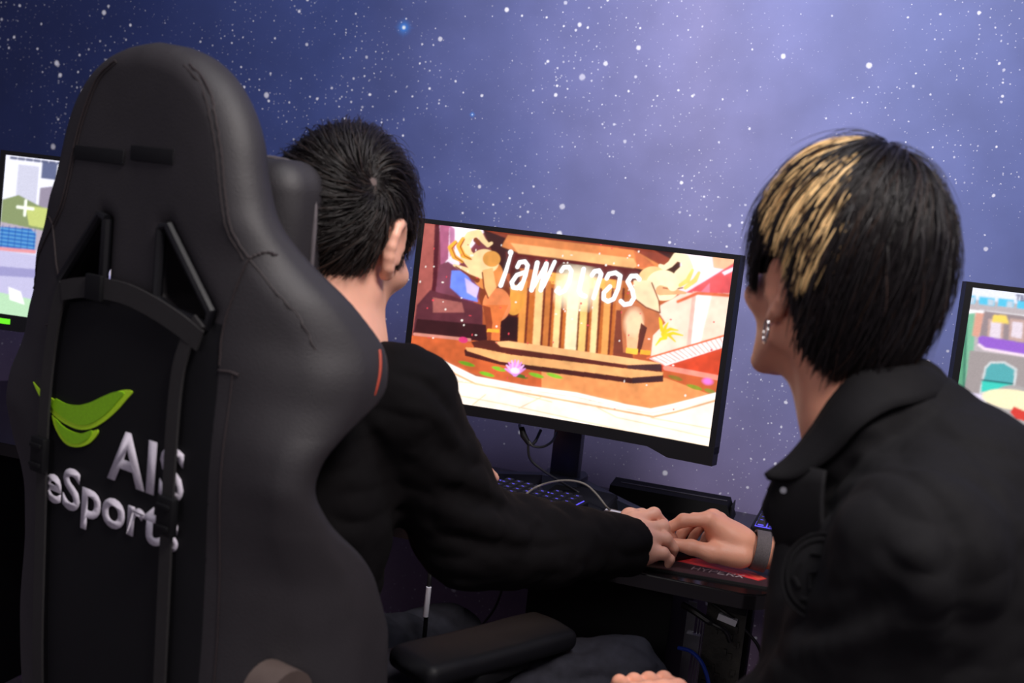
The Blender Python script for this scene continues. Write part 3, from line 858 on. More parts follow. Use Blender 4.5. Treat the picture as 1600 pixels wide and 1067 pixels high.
def monitor(x, yaw, pic, label, chin_led=False, y=0.0, dz=0.0):
    t = empty('computer_monitor', (x, y, 0.74), yaw, label, 'monitor', 'curved monitors along the starry wall')
    # panel pieces live in a tilted frame; bake tilt (3 degrees back) about the screen centre
    zc = 1.045 - 0.74 + dz; ct, st = math.cos(math.radians(3)), math.sin(math.radians(3))
    def tilt(o):
        for v in o.data.vertices:
            y, z = v.co.y, v.co.z
            v.co.y = y * ct + z * st; v.co.z = z * ct - y * st + zc
        return o
    def fn(U, V):
        a = (U - 0.5) * 2 * HW / RC
        X = RC * np.sin(a); Y = -RC * (1 - np.cos(a)); Z = (0.5 - V) * 2 * HH
        return X, Y, Z
    tilt(pic_mesh('display', pic, fn, MT['screen'], t))
    b = HW + 0.010
    tilt(curved('back_cover', (-b + .002, b - .002), lambda q: (-HH - 0.012, HH + 0.006), 0.004, 0.030, MT['matte'], t))
    hump = MB().box((0, 0.045, 0.0), (0.34, 0.04, 0.17), bev=0.015).build('rear_hump', MT['matte'], t); tilt(hump)
    tilt(curved('bezel', (-b, b), lambda q: (HH, HH + 0.008), -0.003, 0.022, MT['black'], t))
    tilt(curved('bezel', (-b, -HW), lambda q: (-HH - 0.012, HH + 0.0005), -0.003, 0.022, MT['black'], t, 4))
    tilt(curved('bezel', (HW, b), lambda q: (-HH - 0.012, HH + 0.0005), -0.003, 0.022, MT['black'], t, 4))
    def chin(q):
        a = abs(q); lo = -HH - 0.018
        if a > 0.165: lo -= 0.012 * min(1.0, (a - 0.165) / 0.035)
        return (lo, -HH)
    tilt(curved('chin', (-b, b), chin, -0.005, 0.020, MT['black'], t, 80))
    if chin_led:
        tilt(curved('status_light', (-b + .004, -b + .05), lambda q: (-HH - 0.018, -HH - 0.008), -0.0062, -0.004, MT['greenled'], t, 6))
    # small raised maker lettering at the chin's middle: plain embossed dashes are too small to read
    m = MB()
    m.box((0, 0.105, 0.165), (0.052, 0.026, 0.30), bev=0.004)
    m.build('stand_column', MT['slate'], t)
    MB().prism([(-.032, .07), (.032, .07), (.038, .125), (.026, .15), (-.026, .15), (-.038, .125)], 0.0, 0.036).build('stand_hub', MT['slate'], t)
    for s, ex, ey in ((-1, -.235, .085), (1, .225, .012)):
        f = MB(); V = []
        for k, (q, w_, h_) in enumerate(((0, .030, .032), (.5, .022, .018), (1, .014, .007))):
            cx, cy = s * .018 * (1 - q) + ex * q, 0.112 * (1 - q) + ey * q
            V += [(cx - .25 * w_ * s, cy - .48 * w_, 0), (cx + .25 * w_ * s, cy + .48 * w_, 0), (cx + .18 * w_ * s, cy + .34 * w_, h_), (cx - .18 * w_ * s, cy - .34 * w_, h_)]
        F = []
        for k in range(2):
            a = 4 * k
            for j in range(4): F.append((a + j, a + (j + 1) % 4, a + 4 + (j + 1) % 4, a + 4 + j))
        F += [(3, 2, 1, 0), (8, 9, 10, 11)]
        if s < 0: F = [tuple(reversed(q)) for q in F]
        f.add(V, F).build('stand_foot', MT['slate'], t)
    return t
monitor(0.0, 0, picture_centre(), 'curved monitor between the two men showing orange elephant statues and a pool')
monitor(-0.838, 0, picture_left(), 'monitor at the far left behind the chair with a bright street scene', True, -0.05, 0.038)
monitor(0.88, 0, picture_right(), 'monitor at the far right behind the man with blond streaks, green door on screen')

# ------------------------------------------------------------------ desks
def rrect(x0, x1, y0, y1, r, n=6):
    out = []
    for cx, cy, a0 in ((x1 - r, y0 + r, -90), (x1 - r, y1 - r, 0), (x0 + r, y1 - r, 90), (x0 + r, y0 + r, 180)):
        for k in range(n + 1):
            a = math.radians(a0 + 90 * k / n); out.append((cx + r * math.cos(a), cy + r * math.sin(a)))
    return out
def desk(x, label):
    t = empty('gaming_desk', (x, 0, 0), 0, label, 'desk', 'black desks in a row along the wall')
    me = MB()
    prof = rrect(-.425, .405, -.245, .205, .045)
    me.prism(prof, 0.718, 0.738); me.prism([(a * 0.995, b * 0.99) for a, b in prof], 0.7375, 0.74)
    me.build('desktop', MT['dark'], t)
    MB().box((0, -0.05, 0.705), (0.70, 0.04, 0.024), bev=0.003).build('cross_beam', MT['metal'], t)
    for s in (-1, 1):
        lg = MB().box((s * 0.355, 0.0, 0.37), (0.022, 0.05, 0.69), bev=0.003)
        lg.box((s * 0.355, -0.02, 0.705), (0.03, 0.36, 0.026), bev=0.003)
        lg.box((s * 0.355, -0.02, 0.018), (0.04, 0.42, 0.03), bev=0.004)
        lg.build('leg', MT['metal'], t)
    return t
desk(0.0, 'black desk under the middle monitor with a rounded front right corner')
desk(-0.88, 'black desk at the far left behind the gaming chair')
desk(0.88, 'black desk at the far right behind the crouching man')
# ------------------------------------------------------------------ things on the middle desk
ZD = 0.74
# mouse pad with its print
def pad():
    def tf(x, y): return (x * 259, y * 219)
    p = Pic(260, 220, (24, 20, 22), tf)
    p.poly([(0, .66), (.6, .74), (1, .80), (1, 1), (0, 1)], (60, 32, 38))
    p.poly([(0, .60), (.43, .69), (.62, .70), (.89, .765), (.975, .86), (.93, .92), (.71, .845), (.43, .80), (0, .70)], (214, 36, 36))
    p.poly([(.43, .76), (.71, .80), (.93, .88), (.93, .92), (.71, .845), (.43, .80)], (240, 60, 62))
    p.poly([(.50, .70), (.62, .70), (.85, .79), (.70, .79)], (176, 20, 26)); p.poly([(.84, .78), (.90, .77), (.97, .86), (.93, .90)], (246, 92, 70))
    for a in ([(.1, .64), (.6, .78)], [(.5, .72), (.88, .86)], [(.62, .71), (.93, .82)]): p.stroke(a, 2.0, (150, 14, 20))
    W = (214, 200, 204)
    # slanted capital letters
    x0, dx, yb, yt = .575, .047, .915, .862
    def L(i, segs):
        for s_ in segs: p.stroke([(x0 + dx * (i + q[0] * .72 + q[1] * .25), yb + (yt - yb) * q[1]) for q in s_], 1.5, W)
    L(0, [[(0, 0), (0, 1)], [(1, 0), (1, 1)], [(0, .5), (1, .5)]])
    L(1, [[(0, 1), (.5, .5), (1, 1)], [(.5, .5), (.5, 0)]])
    L(2, [[(0, 0), (0, 1), (1, 1), (1, .5), (0, .5)]])
    L(3, [[(.9, 0), (0, 0), (0, 1), (.9, 1)], [(0, .5), (.7, .5)]])
    L(4, [[(0, 0), (0, 1), (1, 1), (1, .5), (0, .5)], [(.4, .5), (1, 0)]])
    L(5, [[(0, 0), (1, 1)], [(0, 1), (1, 0)]])
    t = empty('mouse_pad', (0.245, -0.075, ZD), math.radians(6), 'black mouse pad with a red printed wedge and white letters under the hands', 'mouse pad')
    MB().prism(rrect(-.135, .143, -.145, .125, .012), 0, 0.0035).build('pad_base', MT['rubber'], t)
    pic_mesh('pad_print', p, lambda U, V: (-.133 + U * .274, .123 - V * .266, 0.0037 + 0 * U), MT['print'], t)
pad()

# keyboards
def keyboard(loc, rz, label, cols, rows=6):
    t = empty('keyboard', loc, rz, label, 'keyboard', None)
    pitch = 0.019; Wd = cols * pitch + 0.012; Dp = rows * pitch + 0.012
    MB().box((0, 0, 0.011), (Wd, Dp, 0.018), rot=(math.radians(3), 0, 0), bev=0.003).build('case', MT['matte'], t)
    MB().box((0, 0, 0.0205), (Wd - 0.012, Dp - 0.012, 0.0012), rot=(math.radians(3), 0, 0)).build('backlight', MT['keyglow'], t)
    bm = bmesh.new(); bmesh.ops.create_cube(bm, size=1)
    for v in bm.verts:
        s_ = 0.0150 if v.co.z < 0 else 0.0112
        v.co = Vector((v.co.x * s_ * 1.12 , v.co.y * s_ * 1.12, (v.co.z + 0.5) * 0.0085))
    key = bpy.data.meshes.new('keycap'); bm.to_mesh(key); bm.free(); key.materials.append(MT['keycap']); key.materials.append(MT['keyglow'])
    kb = bmesh.new(); kb.from_mesh(key)
    q = [kb.verts.new(c) for c in ((-.0024, -.0012, .0087), (.0024, -.0012, .0087), (.0024, .0010, .0087), (-.0024, .0010, .0087))]
    f_ = kb.faces.new(q); f_.material_index = 1
    q = [kb.verts.new(c) for c in ((-.0050, -.0083, .0012), (.0050, -.0083, .0012), (.0046, -.0079, .0030), (-.0046, -.0079, .0030))]
    f_ = kb.faces.new(q); f_.material_index = 1
    kb.to_mesh(key); kb.free()
    for r in range(rows):
        for c in range(cols):
            y = (r - (rows - 1) / 2) * pitch; x = (c - (cols - 1) / 2) * pitch
            if r == rows - 1 and c in (1, 6, 11): continue
            o = bpy.data.objects.new('keycap', key)
            o.location = (x, y, 0.0215 + y * math.tan(math.radians(3))); o.rotation_euler = (math.radians(3), 0, 0)
            link(o, t)
    return t
kb1 = keyboard((-0.085, -0.030, ZD), math.radians(-12), 'black keyboard with violet backlit keys under the left man\'s sleeve', 15)
kb2 = keyboard((0.488, 0.115, ZD), math.radians(-2), 'black keyboard with blue backlight behind the wrist band, right end of desk', 15)

# mouse under the two hands
t = empty('computer_mouse', (0.234, -0.150, ZD + 0.0037), math.radians(-40), 'black computer mouse gripped under both men\'s hands', 'mouse')
bm = bmesh.new(); bmesh.ops.create_uvsphere(bm, u_segments=28, v_segments=16, radius=1)
for v in bm.verts:
    z = max(v.co.z, 0.0); w_ = 0.031 * (1 - 0.12 * (1 - v.co.y ** 2))
    v.co = Vector((v.co.x * w_, v.co.y * 0.060, z * 0.036 * (1 - 0.25 * max(v.co.y, 0))))
me = bpy.data.meshes.new('shell'); bm.to_mesh(me); bm.free(); smooth(me); me.materials.append(MT['black'])
link(bpy.data.objects.new('shell', me), t)
MB().tube([(-.004, .035, .028), (.004, .035, .028)], 0.008, 14).build('scroll_wheel', MT['rubber'], t)
MB().box((0, 0.03, 0.0302), (0.0012, 0.055, 0.006)).build('button_gap', MT['rubber'], t)

# long low black box behind the hands
t = empty('sound_bar', (0.19, 0.150, ZD), math.radians(1), 'long low black case with a slanted right end behind the hands', 'speaker')
V = [(-.11, -.04, 0), (.11, -.04, 0), (.11, .03, 0), (-.11, .03, 0), (-.11, -.03, .028), (.098, -.03, .028), (.098, .02, .032), (-.11, .02, .032)]
bx = MB().add(V, [(3, 2, 1, 0), (4, 5, 6, 7), (0, 1, 5, 4), (1, 2, 6, 5), (2, 3, 7, 6), (3, 0, 4, 7)])
o = bx.build('housing', mat('flat_black_case', (7, 7, 10), .6, noise=.1, spec=.1), t)
MB().box((0, -.006, .0305), (.19, .0016, .001)).build('top_edge_highlight', MT['alu'], t)  # pale strip painted in as the highlight along the top edge
MB().prism([(-.04, -.02), (.04, -.02), (.04, .02), (-.04, .02)], 0.0, 0.002, lambda x, y, z: (0.1045 + z, x * .7, .016 + y * .5)).build('end_cap', MT['matte'], t)

# wedge-shaped black box between the stand feet
t = empty('cable_hub', (0.045, 0.035, ZD), math.radians(-10), 'low black wedge-shaped box in front of the monitor stand', 'box')
MB().add([(-.065, -.04, 0), (.065, -.04, 0), (.065, .045, 0), (-.065, .045, 0), (-.058, -.033, .012), (.058, -.033, .012), (.055, .04, .026), (-.055, .04, .026)],
         [(3, 2, 1, 0), (4, 5, 6, 7), (0, 1, 5, 4), (1, 2, 6, 5), (2, 3, 7, 6), (3, 0, 4, 7)]).build('housing', MT['matte'], t)
MB().box((0, -.0375, .006), (.11, .001, .003)).build('front_slot', MT['rubber'], t)
# light metal bar
t = empty('metal_bar', (0.115, 0.012, ZD), math.radians(-8), 'short grey metal bar lying by the left man\'s knuckles', 'bar')
MB().box((0, 0, .006), (.05, .022, .012), bev=0.002).build('bar_body', MT['glassy'], t)
MB().box((0, -.002, .0125), (.044, .006, .001)).build('bar_edge', MT['white'], t)

# cables
def cable(name, pts, r, m, label, cat='cable', n=8, group=None):
    o = MB().tube(spline(pts, 8), r, n).build(name, m, None)
    return tag(o, label, cat, group)
def pp(x, y, Y): return PY(x, y, Y)
cable('power_cable', [pp(870, 676, .06), pp(862, 690, .03), pp(848, 698, .01), pp(833, 697, 0), pp(826, 690, 0), pp(828, 716, .0), pp(848, 735, .01), pp(875, 752, .03), PZ(905, 770, ZD + .02), PZ(940, 790, ZD + .008)], 0.0022, MT['cable'], 'thin black cable looping below the monitor and down to the desk')
o = cable('display_cable', [pp(812, 664, .03), pp(814, 672, .01), pp(820, 684, 0), pp(828, 694, 0), pp(836, 690, .01), pp(845, 672, .03)], 0.0028, MT['cable'], 'black display cable with a thick plug hanging below the monitor')
MB().tube([pp(815, 668, .005), pp(818, 680, 0), pp(826, 693, 0)], [0.0045, 0.0058, 0.004], 10).build('plug', MT['matte'], o)
cable('keyboard_cable', [PZ(815, 782, ZD + .016), PZ(822, 772, ZD + .03), pp(840, 760, .0), pp(868, 752, .0), pp(893, 751, .0), pp(915, 757, .0), pp(932, 772, .0), PZ(948, 792, ZD + .02), PZ(958, 800, ZD + .005)], 0.0019, MT['greycable'], 'grey keyboard cable arching over the desk')

# PC tower under the desk: black case, its rear panel seen at the right
t = empty('pc_tower', (0.145, 0.02, 0.20), 0, 'black PC tower under the middle desk with cables in its rear', 'computer')
MB().box((-.02, 0.03, 0.235), (0.24, 0.26, 0.47), bev=0.004).build('case', MT['matte'], t)
x0 = 0.103
MB().box((x0 + .028, -.095, .235), (.014, .004, .44)).build('slot_plate', MT['alu'], t)
for k in range(3):
    MB().box((x0 + .040 + k * .0045, -.095, .235), (.0015, .005, .40)).build('slot_cover', MT['alu'], t)
MB().box((x0 + .082, -.092, .235), (.062, .006, .45)).build('circuit_board', MT['pcb'], t)
r = np.random.default_rng(4)
ch = MB()
for k in range(60):
    ch.box((x0 + .058 + r.uniform(0, .05), -.0965, .03 + r.uniform(0, .40)), (r.uniform(.002, .008), .004, r.uniform(.002, .012)))
tag(ch.build('board_chips', MT['pcb'], t), kind='stuff')
MB().box((x0 + .036, -.10, .39), (.022, .01, .03)).build('power_socket', MT['alu'], t)
MB().box((x0 + .085, -.10, .10), (.03, .02, .022), bev=.003).build('brass_connector', MT['brass'], t)
MB().box((x0 + .046, -.105, .215), (.016, .02, .026), rot=(0, .4, 0), bev=.002).build('white_plug', MT['white'], t)
MB().box((x0 + .085, -.10, .440), (.03, .010, .010), rot=(0, .2, 0)).build('white_bracket', MT['white'], t)
t = empty('pc_tower', (-1.16, 0.03, 0.20), 0, 'black box added for an unidentified dark object under the far left desk', 'computer')  # plain box added to fill the dark, unidentified area at far left
MB().box((0, 0.0, 0.25), (0.24, 0.40, 0.50), bev=0.006).build('case', MT['matte'], t)
MB().box((0, -.202, 0.25), (0.20, 0.006, 0.44), bev=0.002).build('front_panel', MT['black'], t)
cable('network_cable', [PY(1060, 1012, -.10), PY(1080, 1018, -.11), PY(1098, 1038, -.12), PY(1108, 1075, -.12), PY(1105, 1120, -.1)], 0.0032, MT['bluecable'], 'blue network cable plugged into the PC tower')
cable('pc_cable', [PY(1068, 945, -.10), PY(1085, 955, -.115), PY(1110, 972, -.12), PY(1132, 985, -.12), PY(1140, 1002, -.10)], [0.0058] * 17 + [0.0035] * 16, MT['cable'], 'thick black cable leaving the top of the PC tower')
cable('loose_cable', [PY(1105, 938, -.07), PY(1140, 962, -.08), PY(1165, 985, -.06), PY(1185, 1010, -.04), PY(1189, 1035, .0), PY(1180, 1090, .05)], 0.0028, MT['cable'], 'black cable hanging across the wall right of the desk leg')
cable('hanging_cable', [PY(787, 903, .1), PY(783, 925, .12), PY(770, 955, .12), PY(745, 985, .12), PY(715, 1010, .12)], 0.0022, MT['cable'], 'thin black cable hanging below the desk against the starry wall')
o = cable('power_lead', [PY(674, 880, -.27), PY(671, 905, -.28), PY(667, 950, -.28), PY(664, 985, -.28), PY(660, 1030, -.27)], 0.0034, MT['cable'], 'black lead with a white sleeve hanging beside the left man')
MB().tube([PY(670, 917, -.284), PY(665, 963, -.284)], 0.0042, 10).build('white_sleeve', MT['white'], o)
# ------------------------------------------------------------------ the gaming chair
CY = math.radians(18)
C0 = P(212, 400, 1.3)                       # middle of the back plate, at the two openings
FW = np.array([math.sin(CY), math.cos(CY), 0.0]); RT = np.array([math.cos(CY), -math.sin(CY), 0.0])
croot = C0 + FW * 0.27
chair = empty('gaming_chair', (float(croot[0]), float(croot[1]), 0.0), -CY,
              'black leather gaming chair seen from behind with a lime green leaf emblem and silver lettering', 'chair')
ZC = float(C0[2])
YB = -0.27                                   # chair-local y of the back plate
def cw(x, y, z):                             # back-plate coordinates -> chair-local
    return (x, y + YB, z + ZC)
def chp(px, py, depth=0.0):
    """pixel on the plate plane -> back-plate x, z"""
    v = ray(px, py); c0 = C0 + FW * depth
    X = CC + v * (float((c0 - CC) @ FW) / float(v @ FW)) - C0
    return float(X @ RT), float(X[2])
# half-width of the back at height z (relative to the openings)
WZ = [(-0.70, .285), (-0.62, .292), (-.50, .298), (-.42, .295), (-.34, .288), (-.27, .280), (-.21, .276), (-.16, .284), (-.11, .290), (-.07, .280), (-.02, .252), (.02, .214), (.06, .186), (.10, .170), (.14, .158), (.175, .140), (.205, .113), (.225, .080), (.236, .042)]
XS = .016
zz = np.array([a for a, b in WZ]); ww = np.array([b for a, b in WZ])
sp = np.array(spline([(b, 0, a) for a, b in WZ], 5))
def halfw(z): return np.interp(z, sp[:, 2], sp[:, 0])
outline = [(p[0], p[2]) for p in sp] + [(0.0, .240)] + [(-p[0], p[2]) for p in sp[::-1]]
def poly2(px, pz, poly):
    d = np.full(np.broadcast(px, pz).shape, 1e9, np.float32); ins = np.zeros(d.shape, bool)
    n = len(poly)
    for i in range(n):
        ax, az = poly[i]; bx, bz = poly[(i + 1) % n]
        ex, ez = bx - ax, bz - az
        t = np.clip(((px - ax) * ex + (pz - az) * ez) / (ex * ex + ez * ez + 1e-12), 0, 1)
        d = np.minimum(d, (px - ax - t * ex) ** 2 + (pz - az - t * ez) ** 2)
        if az != bz:
            ins ^= ((az > pz) != (bz > pz)) & (px < ex * (pz - az) / ez + ax)
    d = np.sqrt(d); return np.where(ins, -d, d)
AZ = [(-.70, .10), (-.5, .10), (-.40, .100), (-.33, .080), (-.27, .035), (-.22, .016), (-.18, .026), (-.13, .064), (-.07, .074), (-.02, .044), (.05, .006), (.14, .008), (.24, .004)]
_zg = np.linspace(-.75, .30, 421)
_ker = np.exp(-np.linspace(-2.2, 2.2, 25) ** 2); _ker /= _ker.sum()
def softinterp(tab):
    v = np.interp(_zg, [a for a, b in tab], [b for a, b in tab]); v = np.convolve(np.pad(v, 12, mode='edge'), _ker, 'valid')
    return lambda z: np.interp(z, _zg, v)
wingdepth = softinterp(AZ)
swell = softinterp(list(zip([-.75, -.4, -.3, -.23, -.19, -.12, -.02, .1, .3], [1, 1, .7, -.35, -.35, .8, .6, .0, .0])))
def bendy(x, z):
    q = np.clip(np.abs(x + XS) / np.maximum(halfw(z), .04), 0, 1.15)
    return wingdepth(z) * q ** 4.5 + 0.02 * np.clip(-(z + .45) / .25, 0, 1) ** 2
def thick(x, z):
    q = np.clip(np.abs(x + XS) / np.maximum(halfw(z), .04), 0, 1)
    return 0.062 + 0.04 * q ** 2 * swell(z)
HOLE = [(.050, .036), (.062, .040), (.138, -.045), (.134, -.060), (.075, -.052), (.050, -.040)]
def yback(x, z):
    return float(bendy(x, z))
V_ = Vol((-.35, -.04, -.69), (.33, .27, .28), 0.003)
sl, X, Y, Z = V_.win((-.35, -.04, -.69), (.33, .27, .28), 0)
d2 = poly2(X + XS, Z, outline)          # (nx,1,nz)
hp = np.minimum(poly2(X + .006, Z, HOLE), poly2(-X - .006, Z, HOLE))
d2 = np.maximum(d2, -hp + 0.0)
T = thick(X, Z); B = bendy(X, Z)
# upholstery swell on the back of the side wings and the head piece
dy = np.abs(Y - B - T / 2) - T / 2
r = np.minimum(T * 0.48, 0.032).astype(np.float32)
rh = np.where(hp < 0.06, 0.012, 1.0)
r = np.minimum(r, np.maximum(rh, 0.012 + np.clip(hp - 0.0, 0, 1) * 0.5)).astype(np.float32)
a, b = d2 + r, dy + r
dd = (np.sqrt(np.maximum(a, 0) ** 2 + np.maximum(b, 0) ** 2) + np.minimum(np.maximum(a, b), 0) - r) * 0.8
V_.F[sl] = dd.astype(np.float32)
V_.noise(0.0012, 0.09, 11)
Vb, Tb, Qb = V_.arrays(0.0)
# tell the woven centre panel from the leather by face
Vb2 = Vb.copy(); Vb2[:, 1] += YB; Vb2[:, 2] += ZC
shell = mesh_arrays('backrest', Vb2, Tb, Qb, MT['leather'], None)
shell.parent = chair
shell.data.materials.append(MT['panel'])
fc = np.concatenate([Vb[Tb].mean(1) if len(Tb) else np.zeros((0, 3)), Vb[Qb].mean(1)])
inpanel = (np.abs(fc[:, 0]) < .150) & (fc[:, 2] < -.055) & (fc[:, 1] < .035)
shell.data.polygons.foreach_set('material_index', inpanel.astype(np.int32))

def ysurf(x, z):
    i = int(round((x - V_.lo[0]) / V_.h)); k = int(round((z - V_.lo[2]) / V_.h))
    if not (0 <= i < V_.n[0] and 0 <= k < V_.n[2]): return yback(x, z)
    c = V_.F[i, :, k]; j = np.nonzero(c < 0)[0]
    if len(j) == 0: return None
    j = j[0]; f = c[j - 1] / (c[j - 1] - c[j] + 1e-9) if j > 0 else 0
    return float(V_.lo[1] + V_.h * (j - 1 + f))
def onback(pts, lift=0.0):
    out = []
    for x, z in pts:
        y = ysurf(x, z)
        if y is not None: out.append(cw(x, y - lift, z))
    return out
def ribbon(name, pts, w, th, m, parent, lift=0.003, horiz=False):
    """webbing lying on the back; pts are plate (x, z)"""
    P3 = [np.array(cw(x, yback(x, z) - lift, z)) for x, z in [(p[0], p[-1]) for p in spline([(a, 0, b) for a, b in pts], 6)]]
    V = []; F = []
    for i, p in enumerate(P3):
        t = P3[min(i + 1, len(P3) - 1)] - P3[max(i - 1, 0)]; t /= np.linalg.norm(t)
        s_ = np.cross(t, (0, 1, 0)); s_ /= np.linalg.norm(s_)
        n_ = np.array((0, -1, 0))
        for q in ((-1, 0), (1, 0), (1, 1), (-1, 1)):
            V.append(p + s_ * q[0] * w / 2 + n_ * q[1] * th)
    for i in range(len(P3) - 1):
        a = 4 * i
        for k in range(4): F.append((a + k, a + (k + 1) % 4, a + 4 + (k + 1) % 4, a + 4 + k))
    F += [(3, 2, 1, 0), tuple(4 * (len(P3) - 1) + k for k in range(4))]
    return pydata(name, V, F, m, parent, math.radians(40))
# webbing: one strap across the stem through both openings, one down each side
ribbon('strap', [(-.126, -.056), (-.09, -.048), (-.05, -.043), (0, -.043), (.05, -.051), (.095, -.063), (.128, -.076)], .024, .003, MT['strap'], chair, .008)
ribbon('strap', [(-.124, -.050), (-.138, -.085), (-.149, -.16), (-.151, -.30), (-.143, -.50), (-.141, -.66)], .020, .003, MT['strap'], chair, .007)
ribbon('strap', [(.124, -.055), (.106, -.085), (.095, -.14), (.096, -.30), (.101, -.50), (.104, -.66)], .019, .003, MT['strap'], chair, .007)
for bx_, bz in ((-.150, -.262), (.100, -.276)):
    b_ = MB(); b_.box(cw(bx_, yback(bx_, bz) - .013, bz), (.028, .010, .044), bev=.003)
    b_.box(cw(bx_, yback(bx_, bz) - .018, bz + .012), (.022, .006, .005), bev=.001)
    b_.box(cw(bx_, yback(bx_, bz) - .018, bz - .012), (.022, .006, .005), bev=.001)
    b_.build('buckle', MT['matte'], chair)
MB().box(cw(-.055, yback(-.05, -.03) - .013, -.043), (.030, .007, .030), bev=.002).build('buckle', MT['matte'], chair)
# opening rims
for s in (-1, 1):
    rim = [cw(s * x - .006, yback(s * x - .006, z) - .001, z) for x, z in HOLE] 
    rim.append(rim[0]); MB().tube(rim, .0060, 8).build('opening_rim', MT['black'], chair)
# plate down the middle of the back, between the openings
for px0, px1 in ((118, 194), (206, 272)):
    (a0, b0), (a1, b1) = chp(px0, 232), chp(px1, 252)
    MB().box(cw((a0 + a1) / 2, -.0005, (b0 + b1) / 2), (a1 - a0, .003, .017), bev=.001).build('embossed_bar', MT['panel'], chair)
# seams
def seam(name, pts, r_=0.0011, m='seam', lift=0.0007):
    q = [(p[0], p[2]) for p in spline([(a, 0, b) for a, b in pts], 8)]
    return MB().tube(onback(q, lift), r_, 6).build(name, MT[m], chair)
for s in (-1, 1):
    A = [(.062, .216), (.092, .196), (.112, .165), (.128, .125), (.140, .08), (.152, .045), (.172, .018)]
    seam('seam', [(s * x, z) for x, z in A]); seam('seam', [(s * (x - .005), z - .002) for x, z in A], .0007)
    seam('seam', [(s * .172, .018), (s * .160, -.02), (s * .150, -.06), (s * .150, -.10)])
    seam('seam', [(s * .150, -.105), (s * .165, -.104), (s * .176, -.106)], .0016)
    seam('seam', [(s * .168, -.106), (s * .168, -.25), (s * .170, -.45), (s * .170, -.66)], .0009)
    seam('seam', [(s * .172, .018), (s * .195, -.005), (s * .225, -.035), (s * .243, -.07)], .0009)
    seam('seam', [(s * .172, .018), (s * .183, .026), (s * .190, .024)], .0014)
    # piping runs down the outer front edge of the wing
    q = []
    for z in np.linspace(-.070, -.118, 18):
        k = int(round((z - V_.lo[2]) / V_.h)); ins = V_.F[:, :, k] < 0
        cols = np.nonzero(ins.any(1))[0]; i = cols[-1] if s > 0 else cols[0]; jj = np.nonzero(ins[i])[0]
        q.append(np.array(cw(float(V_.lo[0] + V_.h * (i + .3 * s)), float(V_.lo[1] + V_.h * (jj.mean() + 3.0)), z)))
    q = np.array(q); zq = q[:, 2] - q[:, 2].mean(); q = np.stack([np.polyval(np.polyfit(zq, q[:, 0], 2), zq) + s * .0005, np.polyval(np.polyfit(zq, q[:, 1], 2), zq), q[:, 2]], 1)
    MB().tube(q, .0018, 8).build('piping', MT['piping'], chair)
# embroidered emblem and lettering
def emb(pxs, name, m, lift, sc=1.0, off=(0, 0)):
    q = [chp(*p) for p in pxs]
    c = np.mean(q, 0)
    q = [(c[0] + (x - c[0]) * sc + off[0], c[1] + (z - c[1]) * sc + off[1]) for x, z in q]
    q = [(p[0], p[2]) for p in spline([(a, 0, b) for a, b in q + [q[0]]], 5)][:-1]
    bm = bmesh.new()
    vs_ = [bm.verts.new(cw(x, yback(x, z) - lift, z)) for x, z in q]
    es = [bm.edges.new((vs_[i], vs_[(i + 1) % len(vs_)])) for i in range(len(vs_))]
    bmesh.ops.triangle_fill(bm, use_beauty=True, edges=es)
    r_ = bmesh.ops.extrude_face_region(bm, geom=list(bm.faces))
    bmesh.ops.translate(bm, verts=[v for v in r_['geom'] if isinstance(v, bmesh.types.BMVert)], vec=(0, .0015, 0))
    bmesh.ops.recalc_face_normals(bm, faces=bm.faces)
    me = bpy.data.meshes.new(name); bm.to_mesh(me); bm.free(); me.materials.append(MT[m])
    return link(bpy.data.objects.new(name, me), chair)
leaf1 = [(50, 597), (66, 612), (82, 622), (102, 632), (124, 634), (146, 629), (170, 618), (190, 610), (203, 609), (209, 613), (200, 624), (186, 640), (168, 656), (148, 668), (128, 671), (108, 664), (90, 652), (72, 634), (58, 612)]
leaf2 = [(82, 648), (98, 664), (118, 675), (136, 677), (154, 671), (153, 680), (142, 692), (126, 698), (110, 696), (98, 686), (88, 668)]
emb(leaf1, 'leaf_emblem', 'green', .0022)['label'] = 'lime green leaf shape'
emb(leaf2, 'leaf_emblem', 'green', .0022)['label'] = 'lime green lower leaf shape'
emb(leaf1[2:-1], 'leaf_fill', 'greend', .0034, .84, (-.002, .001)); emb(leaf2, 'leaf_fill', 'greend', .0034, .78, (0, .0005))
def lettering(word, x0, x1, z0, zcap, name):
    cu = bpy.data.curves.new(name, 'FONT'); cu.body = word; cu.size = 1.0; cu.offset = 0.024; cu.resolution_u = 4
    cu.space_character = 1.04
    o = bpy.data.objects.new(name, cu); COL.objects.link(o)
    dg = bpy.context.evaluated_depsgraph_get()
    me = bpy.data.meshes.new_from_object(o.evaluated_get(dg))
    bpy.data.objects.remove(o, do_unlink=True)
    bm = bmesh.new(); bm.from_mesh(me)
    bmesh.ops.remove_doubles(bm, verts=bm.verts, dist=1e-5)
    xs = [v.co.x for v in bm.verts]; mx, mn = max(xs), min(xs)
    cap = 0.72
    for v in bm.verts:
        x = x0 + (v.co.x - mn) / (mx - mn) * (x1 - x0); z = z0 + v.co.y / cap * (zcap - z0)
        v.co = Vector(cw(x, yback(x, z) - .0022, z))
    r_ = bmesh.ops.extrude_face_region(bm, geom=list(bm.faces))
    bmesh.ops.translate(bm, verts=[v for v in r_['geom'] if isinstance(v, bmesh.types.BMVert)], vec=(0, -.0012, 0))
    bmesh.ops.recalc_face_normals(bm, faces=bm.faces)
    bm.to_mesh(me); bm.free(); me.materials.clear(); me.materials.append(MT['silver'])
    return link(bpy.data.objects.new(name, me), chair)
lettering('AIS', -.024, .112, -.261, -.201, 'lettering')
lettering('eSports', -.152, .108, -.318, -.268, 'lettering')
